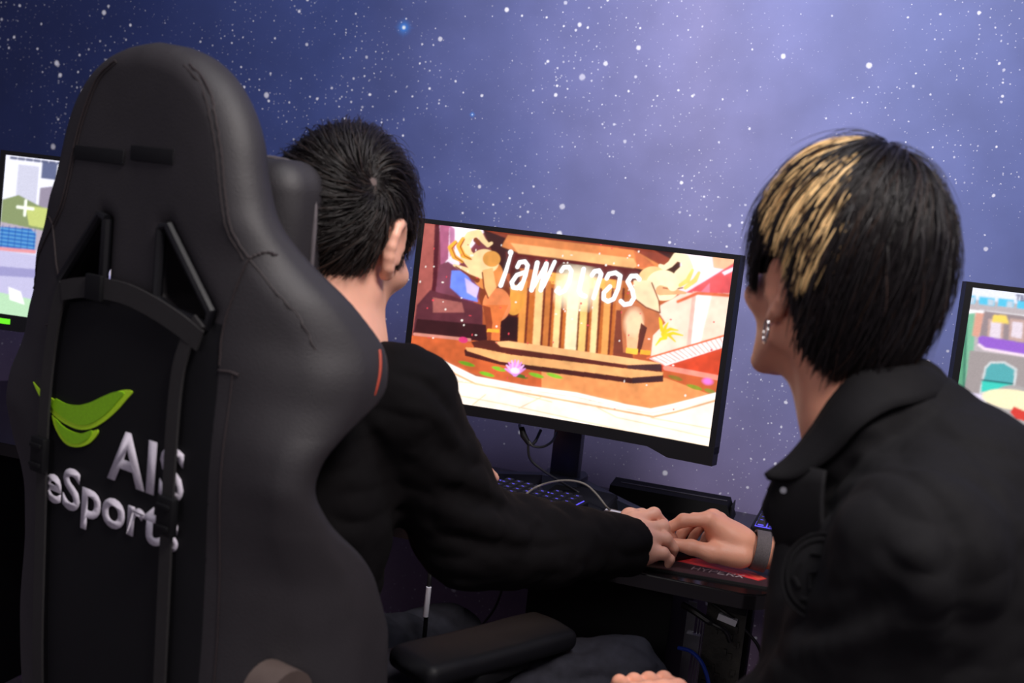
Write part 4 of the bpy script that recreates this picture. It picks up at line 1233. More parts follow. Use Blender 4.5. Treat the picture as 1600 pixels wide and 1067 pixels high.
# neck pillow on the front of the head piece, its strap passes through the openings
pv = Vol((-.2, .02, -.12), (.2, .24, .20), 0.003)
pv.box((0, .120, .012), (.296, .085, .225), rad=.036); pv.ell((0, .150, .0), (.12, .04, .08), k=.03)
pv.noise(.002, .05, 5)
Vp, Tp, Qp = pv.arrays(); Vp[:, 1] += YB; Vp[:, 2] += ZC
pil = mesh_arrays('neck_pillow', Vp, Tp, Qp, MT['leather'], None); pil.parent = chair
q = []
for k in range(49):
    a_ = 2 * math.pi * k / 48; c_, s_ = math.cos(a_), math.sin(a_)
    q.append(cw(.1490 * np.sign(c_) * abs(c_) ** .35, .128, .012 + .1135 * np.sign(s_) * abs(s_) ** .45))
MB().tube(q, .0028, 8).build('pillow_piping', MT['greypipe'], pil)
# seat, arms, base
sv = Vol((-.32, -.32, .36), (.32, .34, .60), .005)
sv.box((0, .02, .455), (.42, .54, .11), rad=.04); sv.box((-.225, .0, .475), (.11, .50, .13), rad=.045, k=.03); sv.box((.225, .0, .475), (.11, .50, .13), rad=.045, k=.03)
Vs, Ts, Qs = sv.arrays()
seat = mesh_arrays('seat', Vs, Ts, Qs, MT['leather'], None); seat.parent = chair
MB().box((0, 0, .385), (.30, .34, .04), bev=.01).build('seat_plate', MT['metal'], chair)
MB().lathe([(.026, .12), (.026, .26), (.018, .26), (.018, .37)]).build('gas_lift', MT['metal'], chair)
for k in range(5):
    a_ = 2 * math.pi * k / 5 + .3; d_ = Vector((math.cos(a_), math.sin(a_), 0))
    MB().tube([Vector((0, 0, .12)), d_ * .16 + Vector((0, 0, .105)), d_ * .31 + Vector((0, 0, .075))], [.034, .027, .018], 8).build('base_leg', MT['matte'], chair)
    w_ = MB()
    c_ = d_ * .31; n_ = Vector((-d_.y, d_.x, 0))
    for s in (-.014, .014):
        w_.tube([c_ + n_ * (s - .007) + Vector((0, 0, .03)), c_ + n_ * (s + .007) + Vector((0, 0, .03))], .03, 16)
    w_.tube([c_ + Vector((0, 0, .03)), c_ + Vector((0, 0, .075))], .008, 8)
    w_.build('caster', MT['rubber'], chair)
ci = np.array(parent_inv(chair))
def cl(p):
    p = np.array(p, float); return ci[:3, :3] @ p + ci[:3, 3]
for s in (1, -1):
    if s > 0:
        cen = cl(PZ(760, 1012, .672)); ax = cl(PZ(888, 1003, .68)) - cl(PZ(698, 1056, .68)); ang = math.atan2(ax[1], ax[0])
    else:
        cen = np.array([-cen[0], cen[1], cen[2]]); ang = math.pi - ang
    av = Vol((-.16, -.08, -.03), (.16, .08, .03), .0025)
    av.box((0, 0, 0), (.262, .092, .030), rad=.013); av.ell((-.09, 0, .004), (.05, .04, .014), k=.012); av.ell((.08, 0, .002), (.06, .04, .015), k=.012)
    Va, Ta, Qa = av.arrays()
    Ra = np.array(Matrix.Rotation(ang, 3, 'Z')); Va = Va @ Ra.T + cen
    o = mesh_arrays('armrest_pad', Va, Ta, Qa, MT['armtop'], None); o.parent = chair
    MB().box((cen[0], cen[1], cen[2] - .10), (.05, .075, .17), bev=.008).box((cen[0], cen[1], cen[2] - .022), (.07, .11, .02), bev=.004).build('armrest_post', MT['matte'], chair)
    MB().box((cen[0] - s * .06, cen[1], .40), (.16, .07, .02), bev=.004).box((cen[0], cen[1], .44), (.03, .07, .10), bev=.004).build('armrest_bracket', MT['metal'], chair)
# recline bracket on the right of the hip
b3 = cl(P(430, 1086, 1.24))
hb = MB().tube([(b3[0] - .018, b3[1], b3[2]), (b3[0] + .022, b3[1], b3[2])], [.034, .034], 24); hb.box((b3[0] + .005, b3[1] + .01, b3[2] - .10), (.045, .06, .2), bev=.01)
hb.build('recline_hinge', mat('brown_grey_hinge_cover', (82, 70, 66), .5, noise=.1), chair)
MB().box((b3[0], b3[1] + .12, .46), (.04, .30, .05), bev=.008).build('side_rail', MT['metal'], chair)
# ------------------------------------------------------------------ people
def headbuild(vol, c, R, jaw=1.0, es=1.0, flare=.0135, nose=1.0):
    """face, skull and ears around head centre c with rotation R (local x right, y forward, z up)"""
    R = np.array(R)
    L = lambda x, y, z: np.array(c) + R @ np.array([x, y, z], float)
    vol.ell(L(0, -.012, .030), (.0765, .097, .088), R, k=.012)
    vol.ell(L(0, .020, -.020), (.064, .074, .078), R, k=.02)
    vol.ell(L(0, .040, -.064), (.046 * jaw, .048, .040), R, k=.022)         # lower face
    vol.ell(L(0, .078, -.096), (.020, .018, .016), R, k=.014)               # chin
    for s in (-1, 1):
        vol.cone(L(s * .060, -.002, -.050), L(s * .026, .072, -.095), .014, .012, k=.020)   # jaw line
        vol.ell(L(s * .048, .058, -.018), (.020, .026, .018), R, k=.018)   # cheekbone
        vol.cone(L(s * .012, .088, .024), L(s * .048, .074, .022), .008, .007, k=.010)     # brow
        vol.ell(L(s * .032, .094, .004), (.016, .012, .010), R, k=.010, op='sub')
        vol.ell(L(s * .032, .080, .003), (.0145, .0125, .0115), R, k=.003)  # lidded eye
        # ear: rim, lobe, hollow, tragus
        e = []
        for t in np.linspace(-10, 245, 12):
            a = math.radians(t); e.append(L(s * (.0775 + flare * (1 - math.cos(a)) / 2 + .002 * math.sin(a)), -.011 + es * (.0170 * math.cos(a) - .006 * math.sin(a)), .003 + es * .0290 * math.sin(a)))
        vol.chain(e, [.0040] + [.0046] * 8 + [.0050, .0058, .0066], k=.007)
        vol.ell(L(s * (.0775 + flare * .35), -.014, .006), (.005, .018 * es, .025 * es), R, k=.006)
        vol.ell(L(s * (.0785 + flare * .85), -.010, .006), (.0055, .009 * es, .014 * es), R, k=.004, op='sub')
        vol.ell(L(s * .080, .004, -.006), (.005, .004, .007), R, k=.004)
        vol.ell(L(s * .079, -.010, -.026), (.006, .008, .008), R, k=.004)
    vol.chain([L(0, .094, .012), L(0, .094 + .012 * nose, -.012), L(0, .094 + .019 * nose, -.026)], [.007, .0085, .0105], k=.008)
    for s in (-1, 1): vol.ell(L(s * .012, .102, -.029), (.008, .009, .0075), R, k=.006)
    vol.ell(L(0, .094, -.056), (.022, .009, .006), R, k=.006); vol.ell(L(0, .092, -.066), (.019, .009, .0065), R, k=.006)
    vol.cone(L(-.022, .098, -.0608), L(.022, .098, -.0608), .0022, .0022, k=.003, op='sub')
    return L

def hand(vol, wrist, fingers, thumb, palm, r=1.0):
    """fingers: four chains knuckle, middle joint, end joint, tip; palm: extra blobs"""
    W = np.array(wrist, float)
    rk = (.0098, .0100, .0094, .0084)
    for i, f in enumerate(fingers):
        f = [np.array(q, float) for q in f]; q = rk[i] * r
        vol.chain([W * .8 + f[0] * .2, f[0]], [.017 * r, q * 1.12], k=.012)
        vol.chain(f, [q * 1.08, q * .95, q * .84, q * .70], k=.003)
        vol.ell(f[0], (q * 1.16,) * 3, k=.006); vol.ell(f[1], (q * 1.04,) * 3, k=.004)
    t = [np.array(q, float) for q in thumb]
    vol.chain(t, [.0175 * r, .0135 * r, .0108 * r, .0088 * r], k=.006)
    for p, q in palm: vol.ell(p, q, k=.014)

def nails(parent, fingers, ups, m):
    pass

def strands(c, R, axis, shell, mask, n, steps, r0, thick_, colour, seed, swirl=0.5, jitter=.004, tmin=.03, len_=(.35, .8), root_bias=1.0, hang=0.0, over=.0):
    """hair strands combed away from the whorl `axis` over the shell; returns V, T, col"""
    g = np.random.default_rng(seed)
    R = np.array(R); c = np.array(c)
    ax = np.array(axis, float); ax /= np.linalg.norm(ax)
    e1 = np.cross(ax, (0, 1, 0.1)); e1 /= np.linalg.norm(e1); e2 = np.cross(ax, e1)
    Vs, Ts, Cs = [], [], []; nv = 0
    made = 0; tries = 0
    while made < n and tries < n * 6:
        tries += 1
        ph = g.uniform(0, 2 * math.pi); th = tmin + (2.75 - tmin) * g.uniform() ** root_bias
        if g.uniform() > math.sin(min(th, math.pi - .3)) + .15: continue
        L_ = g.uniform(*len_); lay = g.uniform(.25, 1.0); wv = g.uniform(-1, 1); wp = g.uniform(0, 6.28)
        pts = []
        for k in range(steps):
            t = k / (steps - 1); tt = th + L_ * t; pp_ = ph + swirl * (math.exp(-tt * 1.6)) * 1.4 + .06 * wv * math.sin(wp + 3 * t) / max(math.sin(tt), .25)
            d = ax * math.cos(tt) + (e1 * math.cos(pp_) + e2 * math.sin(pp_)) * math.sin(tt)
            Rr = shell(d)
            lift = thick_ * lay * math.sin(min(1.0, t * 1.25 + .12) * math.pi * .5) + jitter * wv * t * t
            pt = d * (Rr + lift)
            if hang: pt = pt + np.array([0, 0, -hang * t * t * lay])
            if k > 0 and not mask(pt, over): break
            if k == 0 and not mask(pt, 0.0): break
            pts.append(pt)
        if len(pts) < 3: continue
        made += 1
        Q = np.array(pts); m_ = len(Q)
        tan = np.gradient(Q, axis=0); tan /= np.linalg.norm(tan, axis=1)[:, None] + 1e-9
        out = Q / (np.linalg.norm(Q, axis=1)[:, None]); sd = np.cross(tan, out); sd /= np.linalg.norm(sd, axis=1)[:, None] + 1e-9
        up = np.cross(sd, tan)
        rr = r0 * g.uniform(.6, 1.3) * np.sqrt(np.clip(1.02 - np.linspace(0, 1, m_) ** 2, 0.02, 1))
        ring = np.stack([Q + sd * rr[:, None] * 1.5, Q + up * rr[:, None] * .8, Q - sd * rr[:, None] * 1.5], 1).reshape(-1, 3)
        Vs.append(ring)
        i = np.arange(m_ - 1) * 3
        for a in range(3):
            b = (a + 1) % 3
            Ts.append(np.stack([i + a, i + b, i + 3 + b], 1) + nv); Ts.append(np.stack([i + a, i + 3 + b, i + 3 + a], 1) + nv)
        nv += len(ring)
        Cs.append(np.tile(colour(Q[0], Q[-1], g), (len(ring), 1)))
    V = np.concatenate(Vs) @ R.T + c
    return V, np.concatenate(Ts), np.concatenate(Cs)

def hair_object(name, cap, capcol, st, parent, c, R):
    V, T, Q = cap
    V = V @ np.array(R).T + np.array(c)
    cols = [capcol]; Vv = [V]; Tt = [T]; off = len(V)
    for (sv_, stt, sc_) in st:
        Vv.append(sv_); Tt.append(stt + off); cols.append(sc_); off += len(sv_)
    return mesh_arrays(name, np.concatenate(Vv), np.concatenate([t for t in Tt if len(t)]), Q, MT['hair'], parent, np.concatenate(cols))

def eyes(L, R, parent):
    for s in (-1, 1):
        bm = bmesh.new(); bmesh.ops.create_uvsphere(bm, u_segments=16, v_segments=10, radius=.0118)
        q = L(s * .032, .0835, .003)
        for v in bm.verts: v.co = Vector(q) + v.co
        o = pydata('eye', [v.co for v in bm.verts], [[v.index for v in f.verts] for f in bm.faces], MT['eye'], parent, 3.0, world_pts=True)
        bm.free()

# ===== the man in the gaming chair (back of the head, right ear)
H1 = P(533, 380, 1.43); R1 = RM(-6, -14, 4)
NB1 = np.array([-.140, -.585, 1.050])
W1 = P(962, 850, 1.66)
v = Vol((-.48, -.86, .38), (.33, -.02, 1.37), .0028)
L1 = headbuild(v, H1, R1, 1.05, 1.15, .0125)
v.cone(L1(0, -.030, -.040), NB1 + (0, 0, .01), .058, .060, k=.025)
v.cone(L1(0, -.012, -.070), NB1 + (.0, .02, .01), .044, .05, k=.02)
v.cone(NB1, NB1 + (-.005, .0, -.10), .062, .10, k=.04)
SR1 = np.array([-.045, -.575, 1.0]); SL1 = np.array([-.36, -.48, .985])
ER1 = np.array([.030, -.490, .825]); EL1 = np.array([-.40, -.28, .80]); WL1 = np.array([-.17, -.14, .775])
v.cone(NB1 + (0, 0, -.06), SR1 + (-.03, 0, -.02), .06, .045, k=.03); v.cone(NB1 + (-.02, 0, -.06), SL1, .06, .045, k=.03)
PV1 = np.array([-.235, -.52, .58])
v.cone(NB1 + (-.01, .01, -.12), PV1, .10, .12, k=.04)
v.chain([SR1, ER1, W1], [.042, .036, .024], k=.015); v.chain([SL1, EL1, WL1], [.042, .036, .024], k=.015)
KR1 = P(965, 1068, 1.62); KL1 = np.array([-.10, -.16, .52])
v.cone(PV1 + (.08, 0, -.03), KR1, .075, .05, k=.03); v.cone(PV1 + (-.06, 0, -.03), KL1, .075, .05, k=.03)
hi = lambda *q: [P(*a) for a in q]
hand(v, P(960, 846, 1.665), [
    hi((990, 812, 1.705), (1022, 803, 1.715), (1036, 818, 1.725), (1040, 835, 1.73)),
    hi((1003, 826, 1.690), (1036, 823, 1.70), (1049, 840, 1.71), (1050, 854, 1.715)),
    hi((1010, 842, 1.675), (1040, 842, 1.685), (1053, 856, 1.69), (1050, 868, 1.695)),
    hi((1008, 860, 1.660), (1036, 864, 1.665), (1047, 874, 1.67), (1044, 882, 1.675))],
    hi((972, 830, 1.70), (984, 808, 1.725), (1003, 806, 1.745), (1020, 815, 1.76)),
    [(P(994, 842, 1.688), (.031, .034, .020)), (P(998, 866, 1.672), (.026, .022, .014))])
# left hand on the keyboard
lw = WL1; ld = np.array([.35, .94, 0]) / 1.0
sd_ = np.array([.94, -.35, 0])
hand(v, lw, [[lw + ld * .085 + sd_ * x + (0, 0, .012), lw + ld * .122 + sd_ * x * 1.15 + (0, 0, .014), lw + ld * .143 + sd_ * x * 1.2 + (0, 0, .004), lw + ld * .156 + sd_ * x * 1.22 + (0, 0, -.006)] for x in (.028, .009, -.010, -.028)],
     [lw + ld * .02 + sd_ * .02, lw + ld * .05 + sd_ * .042, lw + ld * .075 + sd_ * .05 + (0, 0, -.003), lw + ld * .095 + sd_ * .05 + (0, 0, -.006)],
     [(lw + ld * .05 + (0, 0, .004), (.035, .035, .014))])
man1 = v.mesh('person', MT['skin1'])
tag(man1, 'person in a black jacket seated in the gaming chair, short dark hair from behind', 'person')
eyes(L1, R1, man1)
# jacket
v = Vol((-.52, -.86, .50), (.26, -.10, 1.13), .0032)
v.ell(NB1 + (-.075, .0, -.20), (.205, .125, .24), RM(-22, 0, 0), k=.03)
v.ell(NB1 + (-.10, .02, -.40), (.19, .14, .22), RM(-22, 0, 0), k=.04)
v.cone(NB1 + (-.01, -.01, -.045), SR1 + (.0, .0, -.005), .060, .066, k=.03); v.cone(NB1 + (-.04, .01, -.05), SL1, .062, .066, k=.03)
v.cone(SR1, ER1, .070, .066, k=.03); v.cone(ER1, P(972, 853, 1.652) + (P(972, 853, 1.652) - ER1) * .05, .064, .0455, k=.025)
v.cone(ER1 + (.02, .03, -.015), ER1 + (.09, .10, -.035), .05, .045, k=.03)
v.cone(SL1, EL1, .068, .055, k=.03); v.cone(EL1, WL1 + (-.02, -.02, 0), .055, .040, k=.02)
v.cone(NB1 + (-.003, -.012, .0), NB1 + (.0, -.005, .012), .066, .062, k=.012)
v.cone(L1(0, -.030, -.085), NB1 + (.02, .03, -.02), .054, .050, k=.006, op='sub')
# sleeve folds at the shoulder and elbow, open cuff
for q, am, sg in (([(618, 585), (660, 598), (700, 640)], .006, .006), ([(640, 640), (690, 660), (720, 700)], -.006, .008), ([(690, 760), (740, 778), (800, 800)], .007, .007), ([(680, 790), (740, 812), (820, 836)], -.007, .009),
                  ([(700, 835), (760, 852), (830, 858)], .006, .007), ([(845, 800), (870, 830), (880, 870)], .004, .006), ([(640, 700), (700, 735), (760, 760)], -.006, .010), ([(560, 640), (600, 720), (610, 800)], .006, .008)):
    v.fold(q, am, sg)
wd = P(972, 853, 1.652) - ER1; wd /= np.linalg.norm(wd)
v.cone(P(972, 853, 1.652) - wd * .030, P(972, 853, 1.652) + wd * .07, .0325, .034, k=.002, op='sub')
RW = np.stack([np.cross(wd, (0, 0, 1)) / np.linalg.norm(np.cross(wd, (0, 0, 1))), wd, np.cross(np.cross(wd, (0, 0, 1)) / np.linalg.norm(np.cross(wd, (0, 0, 1))), wd)], 1)
v.box(P(972, 853, 1.652) + wd * .058, (.14, .08, .14), RW, rad=.002, k=.003, op='sub')
v.noise(.0030, .045, 21, ridge=True, aniso=(1, 1, .7)); v.noise(.0010, .015, 22)
v.mesh('jacket', MT['cloth1'], man1)
# trousers
v = Vol((-.42, -.68, .30), (.30, -.06, .72), .004)
v.ell(PV1 + (0, 0, -.04), (.17, .15, .12), k=.03)
v.cone(PV1 + (.08, 0, -.045), KR1 + (0, 0, -.002), .095, .068, k=.04); v.cone(PV1 + (-.07, 0, -.045), KL1, .095, .070, k=.04)
v.cone(KR1, KR1 + (.01, .05, -.25), .066, .055, k=.02); v.cone(KL1, KL1 + (.0, .06, -.22), .066, .055, k=.02)
v.noise(.005, .05, 31, ridge=True, aniso=(1, 1, .5)); v.noise(.0015, .02, 32)
v.mesh('trousers', MT['denim'], man1)
MB().tube([KR1 + (.01, .05, -.25), KR1 + (.01, .06, -.50)], [.055, .045], 12).build('trouser_leg', MT['denim'], None).name = 'trouser_leg'
tl = bpy.data.objects['trouser_leg']; tl.parent = man1
o2 = MB().tube([KL1 + (0, .06, -.22), KL1 + (0, .06, -.46)], [.055, .045], 12).build('trouser_leg', MT['denim'], man1)
for kn, nm in ((KR1 + (.01, .06, 0), 'shoe'), (KL1 + (0, .06, 0), 'shoe')):
    s_ = Vol((kn[0] - .07, kn[1] - .10, 0), (kn[0] + .07, kn[1] + .22, .14), .005)
    s_.ell((kn[0], kn[1] + .06, .045), (.045, .13, .042), k=.02); s_.ell((kn[0], kn[1], .075), (.04, .045, .05), k=.02); s_.box((kn[0], kn[1] + .05, .008), (.09, .27, .022), rad=.01, k=.005)
    s_.mesh(nm, MT['rubber'], man1)
# hair
def sh1(d):
    x, y, z = d
    return 1.0 / math.sqrt((x / .0800) ** 2 + (y / .1015) ** 2 + (z / (.114 if z > 0 else .100)) ** 2) * 1.0
C1o = np.array([0, -.012, .026])
def mask1(p, over=0.0):
    x, y, z = p + C1o; o = over
    if y > .062: return z > .050 - o
    if y > .040: return z > .028 - o
    if y > .018: return z > -.012 - o * .5
    if y > -.036: return z > .034 - (abs(x) < .07) * .0
    return z > -.036 - .034 * min(1, (-.036 - y) / .05)
wh = np.linalg.inv(R1) @ (P(592, 274, 1.34) - (H1 + R1 @ C1o)); wh = wh / np.linalg.norm(wh)
cv = Vol((-.10, -.13, -.11), (.10, .12, .15), .003)
cv.ell((0, 0, 0) + C1o * 0, (.0795, .1005, .0985)); cv.ell((0, -.002, .020), (.076, .095, .0925), k=.01)
X, Y, Z = np.meshgrid(*cv.ax, indexing='ij', sparse=True)
Yo, Zo = Y + C1o[1], Z + C1o[2]
lim = np.interp(Yo, [-.12, -.086, -.060, -.040, -.034, .014, .020, .038, .044, .062, .07, .12], [-.066, -.064, -.050, -.030, .030, .034, -.004, -.010, .030, .052, .056, .060])
cv.F = np.maximum(cv.F, (lim - Zo) * .7).astype(np.float32)
Vc, Tc, Qc = cv.arrays()
hgt = (Vc[:, 2] + C1o[2]) - np.interp(Vc[:, 1] + C1o[1], [-.12, -.086, -.060, -.040, -.034, .014, .020, .038, .044, .062, .07, .12], [-.066, -.064, -.050, -.030, .030, .034, -.004, -.010, .030, .052, .056, .060])
f_ = np.clip(1 - hgt / .028, 0, 1)[:, None] ** 1.3
dw = np.clip(1 - np.arccos(np.clip((Vc / np.linalg.norm(Vc, axis=1)[:, None]) @ wh, -1, 1)) / .30, 0, 1)[:, None]
dark = np.array(lin((24, 20, 20))); skn = np.array(lin((176, 140, 124)))
cc = dark * (1 - f_ * .75) + skn * f_ * .75; cc = cc * (1 - dw) + np.array(lin((104, 90, 87))) * dw
def col1(a, b, g): 
    k = g.uniform(.6, 1.5); return np.array(lin((25, 20, 19))) * k + (np.array([.016, .009, .006]) if g.uniform() < .12 else 0)
offc = H1 + R1 @ C1o
st = [strands(offc, R1, wh, sh1, mask1, 9000, 7, .00052, .009, col1, 41, swirl=.9, tmin=.12, len_=(.20, .38), jitter=.003, over=.008),
      strands(offc, R1, wh, sh1, mask1, 1800, 8, .0006, .016, col1, 42, swirl=1.3, tmin=.16, len_=(.3, .55), jitter=.005, over=.0, root_bias=1.7),
      strands(offc, R1, wh, sh1, mask1, 420, 7, .00045, .005, col1, 43, swirl=1.4, tmin=.035, len_=(.16, .30), jitter=.002, over=.0, root_bias=9.0)]
hair_object('hair', (Vc, Tc, Qc), cc, st, man1, offc, R1)

# ===== the man with the blond streaks
H2 = P(1303, 458, 1.25); R2 = RM(40, 4, 0)
NB2 = np.array([.505, -.585, 1.065])
W2 = P(1200, 864, 1.705)
v = Vol((.20, -.92, .36), (.84, -.06, 1.36), .0028)
L2 = headbuild(v, H2, R2, .94, 1.18, .009, .35)
v.cone(L2(0, -.030, -.045), NB2 + (0, 0, .01), .052, .058, k=.025)
v.cone(L2(0, -.002, -.075), NB2 + (-.03, .01, -.005), .040, .046, k=.02)
v.cone(L2(-.05, -.02, -.03), NB2 + (-.045, -.01, -.005), .014, .012, k=.018)
v.cone(NB2, NB2 + (.03, 0, -.10), .062, .10, k=.04)
SL2 = np.array([.555, -.775, .985]); SR2 = np.array([.58, -.46, .985])
EL2 = P(1322, 1062, 1.09); HL2 = P(1050, 1122, 1.30)
ER2 = np.array([.60, -.265, .80])
PV2 = np.array([.66, -.60, .52])
v.cone(NB2 + (.02, -.02, -.06), SL2, .06, .045, k=.03); v.cone(NB2 + (.02, .02, -.06), SR2, .06, .045, k=.03)
v.cone(NB2 + (.05, 0, -.14), PV2, .10, .12, k=.04)
v.chain([SR2, ER2, P(1240, 868, 1.70), W2], [.042, .040, .030, .0235], k=.015); v.chain([SL2, EL2, HL2 + (.045, -.03, .0)], [.042, .036, .024], k=.015)
hand(v, P(1170, 856, 1.705), [
    hi((1106, 812, 1.700), (1068, 813, 1.700), (1047, 824, 1.705), (1040, 842, 1.71)),
    hi((1114, 808, 1.722), (1085, 812, 1.735), (1066, 832, 1.74), (1056, 852, 1.74)),
    hi((1124, 812, 1.745), (1102, 814, 1.76), (1088, 830, 1.765), (1078, 848, 1.765)),
    hi((1134, 820, 1.765), (1116, 824, 1.78), (1104, 838, 1.785), (1096, 852, 1.785))],
    hi((1158, 868, 1.695), (1112, 864, 1.69), (1080, 855, 1.69), (1054, 850, 1.695)),
    [(P(1136, 840, 1.715), (.032, .026, .022)), (P(1140, 866, 1.705), (.030, .018, .013)), (P(1120, 822, 1.712), (.016, .016, .014))])
# left hand resting by his knee at the frame's lower edge
hl = HL2
hd = np.array([-.62, .78, 0]); hs = np.array([.78, .62, 0])
hand(v, hl + (.03, -.035, -.004), [[hl + hd * .045 + hs * x + (0, 0, .012), hl + hd * .080 + hs * x + (0, 0, .008), hl + hd * .098 + hs * x + (0, 0, -.012), hl + hd * .10 + hs * x + (0, 0, -.030)] for x in (.030, .010, -.010, -.029)],
     [hl + hs * .02, hl + hd * .03 + hs * .045 + (0, 0, -.01), hl + hd * .05 + hs * .05 + (0, 0, -.02), hl + hd * .07 + hs * .05 + (0, 0, -.03)], [(hl + (0, 0, .0), (.034, .034, .016))])
man2 = v.mesh('person', MT['skin2'])
tag(man2, 'person with blond-streaked black hair in a charcoal jacket, right hand on the mouse', 'person')
eyes(L2, R2, man2)
# jacket
v = Vol((.34, -.96, .40), (.88, -.12, 1.14), .0032)
v.ell(NB2 + (.075, -.03, -.20), (.145, .200, .24), RM(-12, 0, 8), k=.03)
v.ell(NB2 + (.12, -.02, -.42), (.155, .19, .26), RM(-10, 0, 0), k=.05)
v.cone(NB2 + (.075, -.03, -.075), SL2 + (0, .01, 0), .078, .070, k=.04); v.cone(NB2 + (.07, .02, -.075), SR2, .078, .068, k=.04)
v.cone(NB2 + (.012, -.0, -.02), NB2 + (.012, -.0, .012), .070, .064, k=.02); v.cone(NB2 + (.035, -.005, -.02), NB2 + (.10, -.03, -.10), .068, .09, k=.04)
v.cone(SL2, EL2, .072, .058, k=.028); v.cone(EL2, HL2 + (.06, -.04, 0), .056, .042, k=.02)
v.cone(SR2, ER2, .068, .056, k=.03); v.cone(ER2, P(1262, 870, 1.69), .052, .040, k=.02)
# open front panel hanging forward
v.cone(P(1244, 770, 1.20), P(1262, 880, 1.20), .022, .028, k=.02); v.cone(P(1262, 880, 1.20), P(1238, 1090, 1.18), .028, .034, k=.03)
for q_ in ((1262, 800), (1275, 880), (1268, 980)): v.cone(P(*q_, 1.205), P(*q_, 1.205) + (.10, .0, .0), .030, .06, k=.03)
v.cone(L2(0, -.030, -.085), NB2 + (-.0, 0, 0.0), .056, .054, k=.006, op='sub'); v.cone(NB2 + (-.03, 0, 0), NB2 + (-.10, .01, -.10), .042, .035, k=.01, op='sub')
v.chain([P(1222, 800, 1.215), P(1250, 752, 1.195), P(1300, 716, 1.175), P(1345, 672, 1.155), P(1400, 646, 1.155), P(1475, 628, 1.185)], [.016, .018, .022, .024, .024, .02], k=.02)
for q, am, sg in (([(1330, 745), (1390, 735), (1450, 770), (1490, 830)], .005, .006), ([(1330, 760), (1290, 800), (1270, 850)], .005, .006), ([(1230, 985), (1310, 975), (1400, 930)], .007, .008), ([(1240, 1020), (1330, 1005), (1430, 960)], -.007, .010),
                  ([(1480, 800), (1510, 880), (1500, 980)], .007, .008), ([(1500, 720), (1560, 760), (1598, 830)], -.006, .010), ([(1440, 650), (1500, 690), (1590, 720)], .003, .006), ([(1400, 850), (1450, 900), (1460, 1000)], -.006, .011), ([(1300, 700), (1350, 690), (1420, 700)], .004, .007)):
    v.fold(q, am, sg)
v.noise(.0032, .055, 51, ridge=True, aniso=(1, 1, .8)); v.noise(.0010, .016, 52)
jk = v.mesh('jacket', MT['cloth2'], man2)
# turned-down collar
def sheet(name, top, low, th, m, parent, n=28, k2=6, puff=.0):
    A = [np.array(q) for q in spline([P(*q) for q in top], 6)]; B = [np.array(q) for q in spline([P(*q) for q in low], 6)]
    def rs(L_, t):
        i = t * (len(L_) - 1); j = min(int(i), len(L_) - 2); return L_[j] * (1 - i + j) + L_[j + 1] * (i - j)
    G = np.array([[rs(A, i / (n - 1)) * (1 - j / (k2 - 1)) + rs(B, i / (n - 1)) * (j / (k2 - 1)) for j in range(k2)] for i in range(n)])
    du = np.gradient(G, axis=0); dv = np.gradient(G, axis=1); N_ = np.cross(du, dv); N_ /= np.linalg.norm(N_, axis=2)[..., None] + 1e-9
    if (N_[n // 2, k2 // 2] @ (CC - G[n // 2, k2 // 2])) < 0: N_ = -N_
    for j in range(k2): G[:, j] += N_[:, j] * puff * math.sin(math.pi * j / (k2 - 1))
    F1 = (G + N_ * th / 2).reshape(-1, 3); F2 = (G - N_ * th / 2).reshape(-1, 3); V = np.concatenate([F1, F2]); m_ = n * k2
    q = []
    for i in range(n - 1):
        for j in range(k2 - 1):
            a = i * k2 + j; q.append((a, a + k2, a + k2 + 1, a + 1)); q.append((m_ + a, m_ + a + 1, m_ + a + k2 + 1, m_ + a + k2))
    for i in range(n - 1):
        a = i * k2; q.append((a, m_ + a, m_ + a + k2, a + k2)); a = i * k2 + k2 - 1; q.append((a, a + k2, m_ + a + k2, m_ + a))
    for j in range(k2 - 1):
        q.append((j, j + 1, m_ + j + 1, m_ + j)); a = (n - 1) * k2 + j; q.append((a, m_ + a, m_ + a + 1, a + 1))
    me_o = mesh_arrays(name, V, np.zeros((0, 3), int), np.array(q), m, parent)
    bm = bmesh.new(); bm.from_mesh(me_o.data); bmesh.ops.recalc_face_normals(bm, faces=bm.faces); bm.to_mesh(me_o.data); bm.free()
    return me_o
pass
sheet('collar', [(1194, 741, 1.19), (1232, 712, 1.19), (1268, 668, 1.185), (1300, 620, 1.17), (1338, 584, 1.155), (1390, 576, 1.15), (1440, 572, 1.165), (1480, 592, 1.20)],
      [(1200, 750, 1.185), (1245, 748, 1.165), (1300, 715, 1.14), (1345, 668, 1.12), (1390, 640, 1.12), (1430, 630, 1.125), (1470, 620, 1.15), (1500, 612, 1.19)], .004, MT['cloth2'], man2, puff=.003)
sheet('lapel', [(1200, 762, 1.20), (1230, 742, 1.18), (1262, 730, 1.16), (1290, 735, 1.14)],
      [(1217, 864, 1.20), (1236, 866, 1.18), (1262, 860, 1.155), (1290, 850, 1.13)], .004, MT['cloth2'], man2, puff=.004)
c_ = P(1224, 766, 1.165)
o = MB().tube([c_, c_ + (CC - c_) / np.linalg.norm(CC - c_) * .003], .0032, 14).build('snap_button', MT['alu'], None); o.parent = man2
